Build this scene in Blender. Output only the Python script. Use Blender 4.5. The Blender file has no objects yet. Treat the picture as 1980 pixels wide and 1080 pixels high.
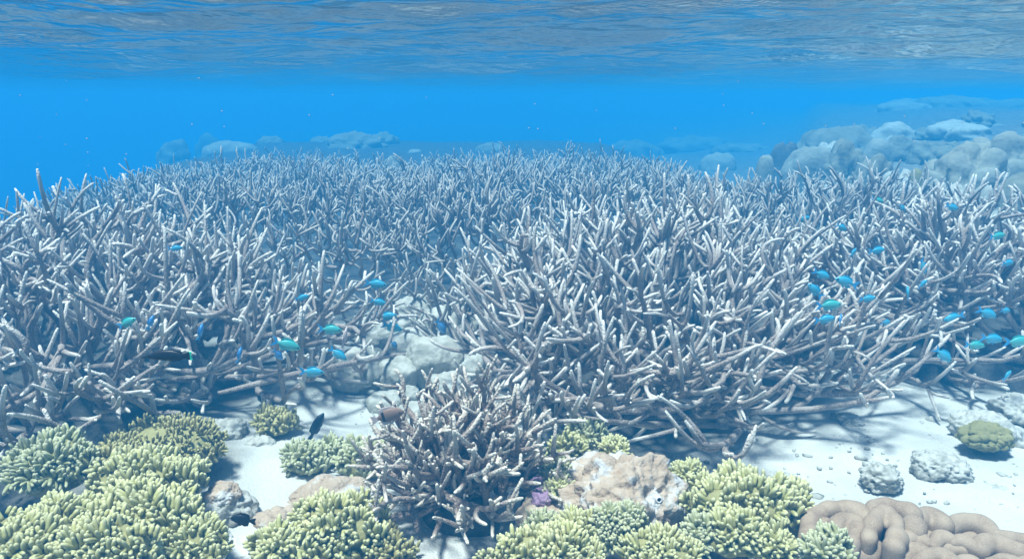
import bpy, bmesh, math, random
import numpy as np
from mathutils import Vector, Matrix, Quaternion, noise as mnoise

random.seed(7)
RNG = np.random.default_rng(11)
scn = bpy.context.scene
COL = scn.collection
R = math.radians

# ------------------------------------------------------------------ camera
CZ = 1.10                  # camera above the sand (m)
PITCH = R(13.9)
FPX = 1414.0               # focal length in photo pixels (photo 1980 x 1080)
SURF = 1.385                # mean height of the water surface
cam_d = bpy.data.cameras.new('camera')
cam_d.sensor_width = 36.0
cam_d.lens = 36.0 * FPX / 1980.0
cam_d.clip_start = 0.02
cam_d.clip_end = 400.0
cam = bpy.data.objects.new('camera', cam_d)
COL.objects.link(cam)
cam.location = (0, 0, CZ)
cam.rotation_euler = (math.pi / 2 - PITCH, 0, 0)
scn.camera = cam

# ------------------------------------------------------------------ sky, sun, exposure
SUN_EL, SUN_AZ = R(75), R(225)      # azimuth: clockwise from +Y (north) where the sun stands
w = bpy.data.worlds.new('World'); scn.world = w; w.use_nodes = True
wn = w.node_tree.nodes; wn.clear()
sky = wn.new('ShaderNodeTexSky'); sky.sky_type = 'NISHITA'; sky.sun_disc = False
sky.sun_elevation = SUN_EL; sky.sun_rotation = SUN_AZ
bg = wn.new('ShaderNodeBackground'); bg.inputs['Strength'].default_value = 0.09
wo = wn.new('ShaderNodeOutputWorld')
w.node_tree.links.new(sky.outputs[0], bg.inputs[0]); w.node_tree.links.new(bg.outputs[0], wo.inputs[0])
sd = bpy.data.lights.new('sun', 'SUN'); sd.energy = 5.0; sd.angle = R(10); sd.color = (1.0, 0.97, 0.92)
sun = bpy.data.objects.new('sun', sd); COL.objects.link(sun)
sdir = Vector((math.sin(SUN_AZ) * math.cos(SUN_EL), math.cos(SUN_AZ) * math.cos(SUN_EL), math.sin(SUN_EL)))
sun.rotation_euler = sdir.to_track_quat('Z', 'Y').to_euler()
sun.location = (0, 0, 20)
scn.view_settings.view_transform = 'Standard'; scn.view_settings.look = 'None'
scn.view_settings.gamma = 1.0; scn.view_settings.use_curve_mapping = False
scn.view_settings.exposure = 0.76
cy = scn.cycles
cy.use_denoising = True
cy.max_bounces = 6; cy.diffuse_bounces = 3; cy.glossy_bounces = 4; cy.transmission_bounces = 2
cy.transparent_max_bounces = 8; cy.volume_bounces = 1
cy.sample_clamp_indirect = 4.0
cy.caustics_reflective = False; cy.caustics_refractive = False

# ------------------------------------------------------------------ picture -> place
_cp, _sp = math.cos(PITCH), math.sin(PITCH)
def ray(u, v):
    a, b = (u - 990) / FPX, (540 - v) / FPX
    return Vector((a, b * _sp + _cp, b * _cp - _sp))
def at_z(u, v, z):
    d = ray(u, v); t = (z - CZ) / d.z
    return Vector((d.x * t, d.y * t, z))
def at_y(u, v, y):
    d = ray(u, v); t = y / d.y
    return Vector((d.x * t, y, CZ + d.z * t))
def depth(p):
    return p[1] * _cp + (CZ - p[2]) * _sp
def px(p, n):              # metres spanned by n photo pixels at point p
    return n * depth(p) / FPX

# ------------------------------------------------------------------ bookkeeping helpers
def tag(o, label=None, cat=None, group=None, kind=None):
    if label: o['label'] = label
    if cat: o['category'] = cat
    if group: o['group'] = group
    if kind: o['kind'] = kind
    return o
def empty(name, loc):
    o = bpy.data.objects.new(name, None); o.location = loc; o.empty_display_size = 0.05
    COL.objects.link(o); return o
def mesh_np(name, V, F, mat, smooth=True, attrs=None):
    """V (n,3) array, F list of arrays (m,k)"""
    me = bpy.data.meshes.new(name)
    V = np.asarray(V, dtype=np.float32)
    me.vertices.add(len(V)); me.vertices.foreach_set('co', V.ravel())
    loops = np.concatenate([f.ravel() for f in F]).astype(np.int32)
    tot = np.concatenate([np.full(len(f), f.shape[1], dtype=np.int32) for f in F])
    start = np.concatenate([[0], np.cumsum(tot)[:-1]]).astype(np.int32)
    me.loops.add(len(loops)); me.loops.foreach_set('vertex_index', loops)
    me.polygons.add(len(tot)); me.polygons.foreach_set('loop_start', start)
    try: me.polygons.foreach_set('loop_total', tot)
    except Exception: pass
    me.update(calc_edges=True)
    me.polygons.foreach_set('use_smooth', np.full(len(tot), smooth, dtype=bool))
    if attrs:
        for k, a in attrs.items():
            at = me.attributes.new(k, 'FLOAT', 'POINT'); at.data.foreach_set('value', np.asarray(a, dtype=np.float32))
    if mat: me.materials.append(mat)
    return me
def link(name, me, parent=None, loc=(0, 0, 0)):
    o = bpy.data.objects.new(name, me); o.location = loc
    COL.objects.link(o)
    if parent: o.parent = parent
    return o

# ------------------------------------------------------------------ materials
def new_mat(name):
    m = bpy.data.materials.new(name); m.use_nodes = True
    nt = m.node_tree; nt.nodes.clear()
    out = nt.nodes.new('ShaderNodeOutputMaterial')
    return m, nt, out
def mixrgb(nt, fac, a, b, mode='MIX'):
    n = nt.nodes.new('ShaderNodeMix'); n.data_type = 'RGBA'; n.blend_type = mode
    for s, v in ((0, fac), (6, a), (7, b)):
        if isinstance(v, (int, float)): n.inputs[s].default_value = v
        elif isinstance(v, tuple): n.inputs[s].default_value = (*v, 1) if len(v) == 3 else v
        else: nt.links.new(v, n.inputs[s])
    return n.outputs[2]
def ramp(nt, src, p0, p1, c0=(0, 0, 0), c1=(1, 1, 1)):
    n = nt.nodes.new('ShaderNodeValToRGB'); nt.links.new(src, n.inputs[0])
    n.color_ramp.elements[0].position = p0; n.color_ramp.elements[1].position = p1
    n.color_ramp.elements[0].color = (*c0, 1); n.color_ramp.elements[1].color = (*c1, 1)
    return n.outputs[0]
def noise_n(nt, coord, scale, detail=4, rough=0.55):
    n = nt.nodes.new('ShaderNodeTexNoise'); n.inputs['Scale'].default_value = scale
    n.inputs['Detail'].default_value = detail; n.inputs['Roughness'].default_value = rough
    if coord is not None: nt.links.new(coord, n.inputs['Vector'])
    return n.outputs[0]
def vor_n(nt, coord, scale, out=0, feature='F1'):
    n = nt.nodes.new('ShaderNodeTexVoronoi'); n.inputs['Scale'].default_value = scale; n.feature = feature
    if coord is not None: nt.links.new(coord, n.inputs['Vector'])
    return n.outputs[out]
def tc(nt, which='Object'):
    return nt.nodes.new('ShaderNodeTexCoord').outputs[which]
def attr(nt, name):
    n = nt.nodes.new('ShaderNodeAttribute'); n.attribute_name = name; return n.outputs['Fac']
def objrand(nt):
    return nt.nodes.new('ShaderNodeObjectInfo').outputs['Random']
def bump(nt, h, strength, dist):
    n = nt.nodes.new('ShaderNodeBump'); n.inputs['Strength'].default_value = strength; n.inputs['Distance'].default_value = dist
    nt.links.new(h, n.inputs['Height']); return n.outputs[0]
def principled(nt, out, col, rough=0.75, nrm=None, spec=0.2, sss=0):
    p = nt.nodes.new('ShaderNodeBsdfPrincipled')
    if isinstance(col, tuple): p.inputs['Base Color'].default_value = (*col, 1)
    else: nt.links.new(col, p.inputs['Base Color'])
    p.inputs['Roughness'].default_value = rough
    p.inputs['Specular IOR Level'].default_value = spec
    if nrm is not None: nt.links.new(nrm, p.inputs['Normal'])
    nt.links.new(p.outputs[0], out.inputs[0])
    return p

def coral_mat(name, base, base2, tipc, tip_pos=0.8, bscale=260, bstr=0.5):
    m, nt, out = new_mat(name)
    c = tc(nt)
    mott = ramp(nt, noise_n(nt, c, 22, 4), 0.35, 0.7)
    col = mixrgb(nt, mott, base, base2)
    pol = vor_n(nt, c, bscale)                    # little corallite cups
    cup = ramp(nt, pol, 0.15, 0.55)
    col = mixrgb(nt, cup, tuple(min(1, x * 1.40) for x in base2), col)
    dust = ramp(nt, noise_n(nt, c, 7, 3), 0.52, 0.72)
    dm = nt.nodes.new('ShaderNodeMath'); dm.operation = 'MULTIPLY'; dm.inputs[1].default_value = 0.22
    nt.links.new(dust, dm.inputs[0])
    col = mixrgb(nt, dm.outputs[0], col, (0.62, 0.60, 0.56))   # fine silt lying on older branches
    tp = ramp(nt, attr(nt, 'tip'), tip_pos, 0.97)
    col = mixrgb(nt, tp, col, tipc)
    inv = nt.nodes.new('ShaderNodeMath'); inv.operation = 'SUBTRACT'; inv.inputs[0].default_value = 1; nt.links.new(pol, inv.inputs[1])
    principled(nt, out, col, 0.8, bump(nt, inv.outputs[0], bstr, 0.003), 0.15)
    return m
M = {}
M['staghorn'] = coral_mat('staghorn_skin', (0.245, 0.195, 0.168), (0.375, 0.31, 0.27), (0.80, 0.74, 0.66), 0.33, 190, 0.9)
M['staghorn_hazed'] = coral_mat('staghorn_hazed_skin', (0.22, 0.175, 0.15), (0.33, 0.275, 0.24), (0.58, 0.53, 0.47), 0.30)  # darker copy of the staghorn colours, standing in for thicker haze far off
M['staghorn_front'] = coral_mat('staghorn_front_skin', (0.215, 0.16, 0.13), (0.33, 0.255, 0.215), (0.74, 0.66, 0.55), 0.42, 170, 1.0)

def stone_mat(name, c0, c1, c2, scale=9, rough=0.9, bs=0.5, bd=0.02, wart=0.0, bare=None, silt=0.0):
    m, nt, out = new_mat(name); c = tc(nt)
    a = ramp(nt, noise_n(nt, c, scale, 6, 0.65), 0.35, 0.65)
    col = mixrgb(nt, a, c0, c1)
    b = ramp(nt, noise_n(nt, c, scale * 3.1, 5, 0.7), 0.55, 0.72)
    col = mixrgb(nt, b, col, c2)
    if bare:                                   # bare skeleton: pale blotches with their own outline
        bn = ramp(nt, noise_n(nt, c, bare[0], 7, 0.6), bare[1], bare[2])
        col = mixrgb(nt, bn, col, mixrgb(nt, noise_n(nt, c, 90, 4), (0.36, 0.33, 0.31), (0.74, 0.72, 0.69)))
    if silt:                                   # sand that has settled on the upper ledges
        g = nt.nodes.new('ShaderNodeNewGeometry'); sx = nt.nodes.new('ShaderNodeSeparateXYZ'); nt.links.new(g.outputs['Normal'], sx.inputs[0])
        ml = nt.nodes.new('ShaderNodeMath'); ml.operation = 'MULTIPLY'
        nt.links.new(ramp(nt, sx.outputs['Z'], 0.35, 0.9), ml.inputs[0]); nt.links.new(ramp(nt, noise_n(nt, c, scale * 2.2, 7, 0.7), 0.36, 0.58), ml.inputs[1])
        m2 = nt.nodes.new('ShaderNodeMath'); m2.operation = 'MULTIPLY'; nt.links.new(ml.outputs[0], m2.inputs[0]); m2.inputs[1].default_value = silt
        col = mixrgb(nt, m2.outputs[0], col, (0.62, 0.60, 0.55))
    h = noise_n(nt, c, scale * 6, 8, 0.7)
    if wart:
        v = vor_n(nt, c, wart)
        h = mixrgb(nt, 0.5, h, v)
    principled(nt, out, col, rough, bump(nt, h, bs, bd), 0.1)
    return m
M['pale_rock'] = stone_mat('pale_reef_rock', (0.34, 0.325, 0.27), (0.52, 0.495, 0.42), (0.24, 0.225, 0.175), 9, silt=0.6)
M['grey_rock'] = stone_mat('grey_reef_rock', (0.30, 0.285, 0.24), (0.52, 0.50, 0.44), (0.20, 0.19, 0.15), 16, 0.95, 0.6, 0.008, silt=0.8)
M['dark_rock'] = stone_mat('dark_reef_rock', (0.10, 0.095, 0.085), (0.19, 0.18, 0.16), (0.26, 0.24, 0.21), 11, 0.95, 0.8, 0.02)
M['brown_coral'] = stone_mat('brown_massive_coral', (0.40, 0.29, 0.20), (0.56, 0.45, 0.35), (0.50, 0.44, 0.37), 12, 0.9, 0.6, 0.008, 120, (13, 0.53, 0.58))
M['white_patch'] = stone_mat('bare_skeleton_patch', (0.60, 0.58, 0.55), (0.75, 0.73, 0.70), (0.38, 0.35, 0.32), 30, 0.9, 0.7, 0.006)
M['far_dome'] = stone_mat('massive_coral_skin', (0.19, 0.185, 0.14), (0.29, 0.275, 0.21), (0.14, 0.135, 0.105), 3, 0.9, 0.4, 0.02, 30)
M['far_pale'] = stone_mat('pale_massive_coral_skin', (0.27, 0.265, 0.215), (0.38, 0.37, 0.31), (0.20, 0.195, 0.155), 3, 0.9, 0.4, 0.02, 30)
M['purple_crust'] = stone_mat('purple_coralline_crust', (0.26, 0.15, 0.25), (0.40, 0.26, 0.37), (0.48, 0.40, 0.44), 20, 0.8, 0.5, 0.006, 90)
M['green_lump'] = stone_mat('green_yellow_coral_skin', (0.22, 0.20, 0.085), (0.33, 0.30, 0.14), (0.20, 0.18, 0.09), 14, 0.85, 0.4, 0.008, 60)

def leather_mat():
    m, nt, out = new_mat('leather_coral_skin'); c = tc(nt)
    a = ramp(nt, noise_n(nt, c, 17, 5), 0.35, 0.65)
    col = mixrgb(nt, a, (0.29, 0.20, 0.135), (0.41, 0.305, 0.215))
    v = vor_n(nt, c, 330)
    col = mixrgb(nt, ramp(nt, v, 0.1, 0.5), (0.47, 0.36, 0.26), col)
    principled(nt, out, col, 0.8, bump(nt, mixrgb(nt, 0.6, v, noise_n(nt, c, 110, 4)), 0.35, 0.004), 0.25)
    return m
M['leather'] = leather_mat()

def finger_mat(name, base, tip):
    m, nt, out = new_mat(name)
    r = objrand(nt); c = tc(nt)
    col = mixrgb(nt, r, tuple(x * 0.84 for x in base), tuple(min(1, x * 1.14) for x in base))
    col = mixrgb(nt, ramp(nt, noise_n(nt, c, 160, 3), 0.4, 0.7), col, tuple(x * 0.9 for x in base))
    col = mixrgb(nt, ramp(nt, attr(nt, 'tip'), 0.55, 0.95), col, tip)
    principled(nt, out, col, 0.85, bump(nt, noise_n(nt, c, 420, 2), 0.5, 0.002), 0.08)
    return m
M['finger'] = finger_mat('soft_coral_skin', (0.46, 0.44, 0.18), (0.65, 0.62, 0.35))
M['finger_olive'] = finger_mat('olive_soft_coral_skin', (0.30, 0.26, 0.095), (0.54, 0.49, 0.24))
M['finger_green'] = finger_mat('pale_green_soft_coral_skin', (0.40, 0.405, 0.21), (0.58, 0.57, 0.37))
M['soft_base'] = stone_mat('soft_coral_base_skin', (0.34, 0.31, 0.13), (0.42, 0.39, 0.18), (0.28, 0.25, 0.11), 14)

def seabed_mat():
    m, nt, out = new_mat('seabed_sand_and_rubble'); c = tc(nt)
    n1 = ramp(nt, noise_n(nt, c, 3.0, 5), 0.35, 0.7)
    sand = mixrgb(nt, n1, (0.56, 0.545, 0.50), (0.70, 0.68, 0.63))
    sp = ramp(nt, vor_n(nt, c, 70), 0.05, 0.16)
    spm = ramp(nt, noise_n(nt, c, 7, 4), 0.42, 0.62)
    dk = mixrgb(nt, sp, (0.33, 0.31, 0.28), sand)
    sand = mixrgb(nt, spm, sand, dk)
    n2 = ramp(nt, noise_n(nt, c, 13, 7, 0.7), 0.36, 0.66)
    rub = mixrgb(nt, n2, (0.13, 0.125, 0.11), (0.34, 0.32, 0.28))
    dead_dim = mixrgb(nt, n2, (0.06, 0.055, 0.05), (0.13, 0.12, 0.105))
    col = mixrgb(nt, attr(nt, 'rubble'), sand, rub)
    col = mixrgb(nt, attr(nt, 'dead_dim'), col, dead_dim)
    h = mixrgb(nt, 0.5, noise_n(nt, c, 25, 8, 0.65), noise_n(nt, c, 140, 4))
    principled(nt, out, col, 0.95, bump(nt, h, 0.8, 0.016), 0.05)
    return m
M['seabed'] = seabed_mat()

def water_mat():
    m, nt, out = new_mat('water_surface'); c = tc(nt)
    mp = nt.nodes.new('ShaderNodeMapping'); nt.links.new(c, mp.inputs[0])
    mp.inputs['Rotation'].default_value = (0, 0, R(12)); mp.inputs['Scale'].default_value = (0.8, 1.0, 1.0)
    h1 = noise_n(nt, mp.outputs[0], 8, 2, 0.45)
    h2 = noise_n(nt, mp.outputs[0], 34, 2, 0.5)
    msk = ramp(nt, noise_n(nt, mp.outputs[0], 1.3, 2), 0.52, 0.68)
    mm = nt.nodes.new('ShaderNodeMath'); mm.operation = 'MULTIPLY'; nt.links.new(h2, mm.inputs[0]); nt.links.new(msk, mm.inputs[1])
    ad = nt.nodes.new('ShaderNodeMath'); ad.operation = 'MULTIPLY_ADD'; nt.links.new(mm.outputs[0], ad.inputs[0]); ad.inputs[1].default_value = 1.0
    nt.links.new(h1, ad.inputs[2])
    nb = bump(nt, ad.outputs[0], 1.0, 0.030)
    fr = nt.nodes.new('ShaderNodeFresnel'); fr.inputs['IOR'].default_value = 1.33; nt.links.new(nb, fr.inputs['Normal'])
    tr = nt.nodes.new('ShaderNodeBsdfTransparent'); gl = nt.nodes.new('ShaderNodeBsdfGlossy')
    gl.inputs['Roughness'].default_value = 0.11; nt.links.new(nb, gl.inputs['Normal'])
    mx = nt.nodes.new('ShaderNodeMixShader')
    nt.links.new(fr.outputs[0], mx.inputs[0]); nt.links.new(tr.outputs[0], mx.inputs[1]); nt.links.new(gl.outputs[0], mx.inputs[2])
    nt.links.new(mx.outputs[0], out.inputs[0])
    return m
M['water'] = water_mat()

def plain(name, col, rough=0.5, spec=0.3, noise_amt=0.12, scale=40):
    m, nt, out = new_mat(name); c = tc(nt)
    n = noise_n(nt, c, scale, 3)
    cc = mixrgb(nt, n, tuple(x * (1 - noise_amt) for x in col), tuple(min(1, x * (1 + noise_amt)) for x in col))
    principled(nt, out, cc, rough, None, spec); return m
def chromis_mat(name, back, belly):
    m, nt, out = new_mat(name)
    sx = nt.nodes.new('ShaderNodeSeparateXYZ'); nt.links.new(tc(nt), sx.inputs[0])
    mr = nt.nodes.new('ShaderNodeMapRange'); nt.links.new(sx.outputs['Z'], mr.inputs[0])
    mr.inputs[1].default_value = -0.014; mr.inputs[2].default_value = 0.012
    col = mixrgb(nt, mr.outputs[0], belly, back)
    principled(nt, out, col, 0.35, None, 0.5); return m
M['chromis_blue'] = chromis_mat('blue_chromis_skin', (0.035, 0.34, 0.52), (0.17, 0.52, 0.62))
M['chromis_green'] = chromis_mat('green_chromis_skin', (0.05, 0.40, 0.38), (0.20, 0.56, 0.50))
M['chromis_violet'] = chromis_mat('violet_chromis_skin', (0.07, 0.27, 0.60), (0.18, 0.42, 0.68))
M['fin_blue'] = plain('blue_fin', (0.06, 0.36, 0.68), 0.4)
M['black_fish'] = plain('black_fish_skin', (0.014, 0.017, 0.024), 0.4, 0.4)
M['green_fin'] = plain('green_tail_edge', (0.05, 0.62, 0.40), 0.4)
M['brown_fish'] = plain('brown_fish_skin', (0.26, 0.17, 0.13), 0.5)
M['pale_fish'] = plain('pale_fish_skin', (0.62, 0.50, 0.46), 0.5)
M['grey_fish'] = plain('grey_fish_skin', (0.17, 0.15, 0.14), 0.5)
M['eye_black'] = plain('eye_black', (0.01, 0.01, 0.012), 0.15, 0.6)
M['speck'] = plain('drifting_speck', (0.5, 0.48, 0.46), 0.8)
M['tube_shade'] = plain('tube_mouth_shade', (0.012, 0.014, 0.03), 0.8, 0.1)
M['tube_white'] = plain('worm_tube_white', (0.74, 0.72, 0.70), 0.7, 0.2)

# ------------------------------------------------------------------ staghorn thickets: outline of each
def sn(x, y, s, seed=0.0):
    return np.array([mnoise.noise((a * s + seed, b * s - seed, seed)) for a, b in zip(np.ravel(x), np.ravel(y))])
class Dome:
    def __init__(s, cx, cy, rx, ry, H, p=3.0, seed=0, zb=0.0, amp=0.05, sh=0.0, m=2.0, sl=0.0):
        s.sh, s.m, s.sl = sh, m, sl
        s.cx, s.cy, s.rx, s.ry, s.H, s.p, s.seed, s.zb, s.amp = cx, cy, rx, ry, H, p, seed, zb, amp
    def r(s, x, y):
        dx, dy = (x - s.cx - s.sh * (y - s.cy)) / s.rx, (y - s.cy) / s.ry
        th = np.arctan2(dy, dx)
        mod = 1 + 0.05 * np.sin(3 * th + s.seed) + 0.035 * np.sin(5 * th + 2.3 * s.seed)
        return (np.abs(dx) ** s.m + np.abs(dy) ** s.m) ** (1 / s.m) / mod
    def E(s, x, y):
        r = s.r(x, y)
        t = s.zb + s.H * np.sqrt(np.clip(1 - r ** s.p, 0, None))
        t = t + s.amp * np.sin(x * 4.1 + s.seed) * np.sin(y * 4.7 + 1.3 * s.seed) * (r < 0.9)
        t = t - s.sl * np.clip(y - 3.6, 0, None) - (0.10 * np.clip(-2.1 - x, 0, 1.6) if s.sl > 0.025 else 0)
        return np.where(r < 1, t, -1.0)
    def nrm(s, x, y):
        e = 0.03
        x1 = np.where(s.r(x + e, y) < 1, s.E(x + e, y), s.zb); x0 = np.where(s.r(x - e, y) < 1, s.E(x - e, y), s.zb)
        y1 = np.where(s.r(x, y + e) < 1, s.E(x, y + e), s.zb); y0 = np.where(s.r(x, y - e) < 1, s.E(x, y - e), s.zb)
        n = np.stack([-(x1 - x0) / (2 * e), -(y1 - y0) / (2 * e), np.ones_like(x)], 1)
        return n / np.linalg.norm(n, axis=1, keepdims=True)
D = {
    'left':   Dome(-1.90, 2.60, 1.34, 1.08, 0.60, 2.7, 1.0),
    'middle': Dome(0.58, 2.98, 0.95, 1.10, 0.60, 2.3, 2.2),
    'right':  Dome(2.05, 3.15, 1.00, 0.92, 0.63, 2.5, 3.7),
    'rleft':  Dome(-2.02, 5.75, 1.70, 2.95, 0.62, 5.0, 4.1, sh=-0.27, m=2.8, sl=0.03),
    'rmid':   Dome(0.22, 5.90, 1.68, 3.15, 0.62, 5.0, 5.3, m=2.8, sl=0.03),
    'rright': Dome(1.95, 4.35, 0.98, 1.15, 0.62, 4.0, 6.4, sl=0.02),
}
def E_all(x, y, skip=None):
    x = np.asarray(x, float); y = np.asarray(y, float)
    e = np.full(x.shape, -1.0)
    for k, d in D.items():
        if k != skip: e = np.maximum(e, d.E(x, y))
    return e

# ------------------------------------------------------------------ seabed
def smooth(a, b, x):
    t = np.clip((x - a) / (b - a), 0, 1); return t * t * (3 - 2 * t)
def ground_z(x, y):
    z = 0.025 * np.sin(x * 2.1 + 0.6) * np.sin(y * 1.7 + 1.0) + 0.012 * np.sin(x * 6.3 + y * 2.0) * np.sin(y * 5.1)
    z = z - smooth(-2.9, -8.5, x + 0.30 * (y - 4)) * 2.6 * smooth(1.5, 5, y)        # reef edge drops to the left
    x0 = np.maximum(np.maximum(1.95, 2.45 - 0.25 * (y - 4.5)), 0.40 * y - 0.5)
    z = z + 0.42 * smooth(0.0, 0.8, x - x0) * smooth(4.5, 5.3, y + 0.6 * (x - 2))      # boulder slope at the right
    z = z + smooth(2.6, 6.5, x - 0.16 * (y - 4)) * 0.50 * smooth(3.2, 6.0, y)
    z = z + 0.30 * smooth(8.0, 9.4, y) * smooth(-5.2, -3.8, x + 0.1 * (y - 7)) * (1 - smooth(1.5, 2.6, x))
    z = z - smooth(13, 26, y) * 0.9 * (1 - smooth(3, 6, x))
    z = z + 0.05 * np.exp(-(((x + 0.9) / 0.55) ** 2 + ((y - 1.35) / 0.35) ** 2))
    return z
def sinh_axis(n, lo, hi, mid, k):
    t = np.linspace(-1, 1, n); s = np.sinh(k * t) / math.sinh(k)
    return np.where(s < 0, mid + s * (mid - lo), mid + s * (hi - mid))
def grid_faces(nx, ny):
    i = np.arange(nx - 1)[None, :] + np.arange(ny - 1)[:, None] * nx
    i = i.ravel(); return np.stack([i, i + 1, i + 1 + nx, i + nx], 1)
gx = sinh_axis(300, -48, 48, 0.4, 4.2); gy = sinh_axis(300, -30, 60, 2.6, 4.4)
GX, GY = np.meshgrid(gx, gy); GX, GY = GX.ravel(), GY.ravel()
GZ = ground_z(GX, GY)
fine = sn(GX, GY, 6.0, 3.3) * 0.012 + sn(GX, GY, 1.4, 9.1) * 0.03
GZ = GZ + fine
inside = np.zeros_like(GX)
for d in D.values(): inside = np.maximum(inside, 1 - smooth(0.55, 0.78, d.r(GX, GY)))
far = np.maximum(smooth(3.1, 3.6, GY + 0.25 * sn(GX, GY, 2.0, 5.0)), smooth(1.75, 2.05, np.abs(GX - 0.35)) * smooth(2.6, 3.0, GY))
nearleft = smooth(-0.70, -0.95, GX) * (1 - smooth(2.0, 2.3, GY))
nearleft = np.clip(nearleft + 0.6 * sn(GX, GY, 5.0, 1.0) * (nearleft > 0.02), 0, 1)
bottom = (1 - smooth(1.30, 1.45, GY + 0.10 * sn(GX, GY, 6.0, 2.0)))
deepfar = smooth(7.5, 9.0, GY) * (1 - 0.6 * smooth(1.8, 3.2, GX)); inside = np.maximum(inside, np.maximum(deepfar, smooth(-2.9, -3.4, GX + 0.27 * (GY - 4)) * smooth(3, 4, GY)))  # far and left floor darkened too, standing in for its fade into haze
rub = np.clip(np.maximum(np.maximum(far, nearleft), bottom), 0, 1)
bed = link('seabed', mesh_np('seabed', np.stack([GX, GY, GZ], 1), [grid_faces(300, 300)], M['seabed'], True, {'rubble': rub, 'dead_dim': inside}))
tag(bed, 'white sand and rubble sea floor', None, None, 'structure')
def gz(x, y):
    x = np.atleast_1d(float(x)); y = np.atleast_1d(float(y))
    return float(ground_z(x, y)[0])

# ------------------------------------------------------------------ water surface
wx = sinh_axis(420, -46, 46, 0.0, 4.0)
t = np.linspace(0, 1, 460); wy = 0.6 + 57.0 * (np.sinh(4.6 * t) / math.sinh(4.6))
wy = np.concatenate([np.linspace(-28, 0.3, 20), wy])
WX, WY = np.meshgrid(wx, wy); WX, WY = WX.ravel(), WY.ravel()
WZ = np.full_like(WX, SURF)
wr = random.Random(5)
for i in range(30):
    lam = 0.17 * (1.14 ** i)
    ang = R(80) + wr.gauss(0, 0.60)
    a = (0.0075 if lam < 0.35 else 0.0090) * lam if lam < 1.0 else 0.0085
    k = 2 * math.pi / lam
    ph = wr.uniform(0, 6.28)
    damp = np.exp(-(np.hypot(WX, WY) / (38 * lam)) ** 2)
    WZ += a * np.sin(k * (WX * math.cos(ang) + WY * math.sin(ang)) + ph + 0.6 * np.sin(0.9 * WX + i)) * damp
# one broad swell trough close to the lens
WZ -= 0.030 * np.exp(-((WY - 2.7 + 0.25 * WX) / 0.45) ** 2) * smooth(2.0, -0.5, WX)
ws = link('water', mesh_np('water', np.stack([WX, WY, WZ], 1), [grid_faces(420, 480)], M['water'], True))
tag(ws, 'rippled underside of the sea surface', None, None, 'structure')

# ------------------------------------------------------------------ the water itself: one closed volume
def box_mesh(name, lo, hi):
    v = [(x, y, z) for z in (lo[2], hi[2]) for y in (lo[1], hi[1]) for x in (lo[0], hi[0])]
    f = [(0, 2, 3, 1), (4, 5, 7, 6), (0, 1, 5, 4), (2, 6, 7, 3), (0, 4, 6, 2), (1, 3, 7, 5)]
    me = bpy.data.meshes.new(name); me.from_pydata(v, [], f); return me
hm, nt, out = new_mat('sea_haze')
pv = nt.nodes.new('ShaderNodeVolumePrincipled')
pv.inputs['Color'].default_value = (0.020, 0.262, 0.57, 1)
pv.inputs['Absorption Color'].default_value = (0.0, 0.205, 0.76, 1)
pv.inputs['Density'].default_value = 0.155
pv.inputs['Anisotropy'].default_value = 0.0
nt.links.new(pv.outputs[0], out.inputs['Volume'])
hz = link('haze', box_mesh('haze', (-50, -34, float(GZ.min()) - 1.0), (50, 62, float(WZ.max()) + 0.06)))
hz.data.materials.append(hm); tag(hz, 'blue water haze', None, None, 'stuff')

# ------------------------------------------------------------------ tubes (branches), built in batches
TT = np.array([0.0, 0.2, 0.4, 0.6, 0.77, 0.90, 0.975])
def bez(p0, p1, p2, tt):
    t = tt[None, :, None]
    return (1 - t) ** 2 * p0[:, None] + 2 * t * (1 - t) * p1[:, None] + t * t * p2[:, None]
def tube_batch(P, Rr, k):
    """P (N,S,3) centre lines, Rr (N,S) radii -> verts (N, S*k+1, 3), face templates"""
    N, S, _ = P.shape
    T = np.empty_like(P); T[:, 1:-1] = P[:, 2:] - P[:, :-2]; T[:, 0] = P[:, 1] - P[:, 0]; T[:, -1] = P[:, -1] - P[:, -2]
    T /= np.linalg.norm(T, axis=2, keepdims=True) + 1e-9
    mean = P[:, -1] - P[:, 0]
    ref = np.where(np.abs(mean[:, 2:3]) > 0.7 * np.linalg.norm(mean, axis=1, keepdims=True), np.array([[1.0, 0, 0]]), np.array([[0, 0, 1.0]]))
    U = ref[:, None] - (ref[:, None] * T).sum(2, keepdims=True) * T
    U /= np.linalg.norm(U, axis=2, keepdims=True) + 1e-9
    W = np.cross(T, U)
    a = np.arange(k) * 2 * math.pi / k
    ring = P[:, :, None] + Rr[:, :, None, None] * (np.cos(a)[None, None, :, None] * U[:, :, None] + np.sin(a)[None, None, :, None] * W[:, :, None])
    apex = P[:, -1] + T[:, -1] * Rr[:, -1:] * 0.7
    V = np.concatenate([ring.reshape(N, S * k, 3), apex[:, None]], 1)
    q = []
    for s in range(S - 1):
        for j in range(k):
            q.append((s * k + j, s * k + (j + 1) % k, (s + 1) * k + (j + 1) % k, (s + 1) * k + j))
    b = (S - 1) * k
    tri = [(b + j, b + (j + 1) % k, S * k) for j in range(k)] + [(0, j + 1, j) for j in range(1, k - 1)]
    return V, np.array(q), np.array(tri)
def unit(a): return a / (np.linalg.norm(a, axis=-1, keepdims=True) + 1e-9)
def perp_dirs(t, rng, up=0.35):
    r = rng.normal(size=t.shape); r[:, 2] += up
    return unit(r - (r * t).sum(1, keepdims=True) * t)

def bez1(p0, p1, p2, t):
    t = t[:, None]; return (1 - t) ** 2 * p0 + 2 * t * (1 - t) * p1 + t * t * p2
def bezt(p0, p1, p2, t):
    t = t[:, None]; return unit(2 * (1 - t) * (p1 - p0) + 2 * t * (p2 - p1))

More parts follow.
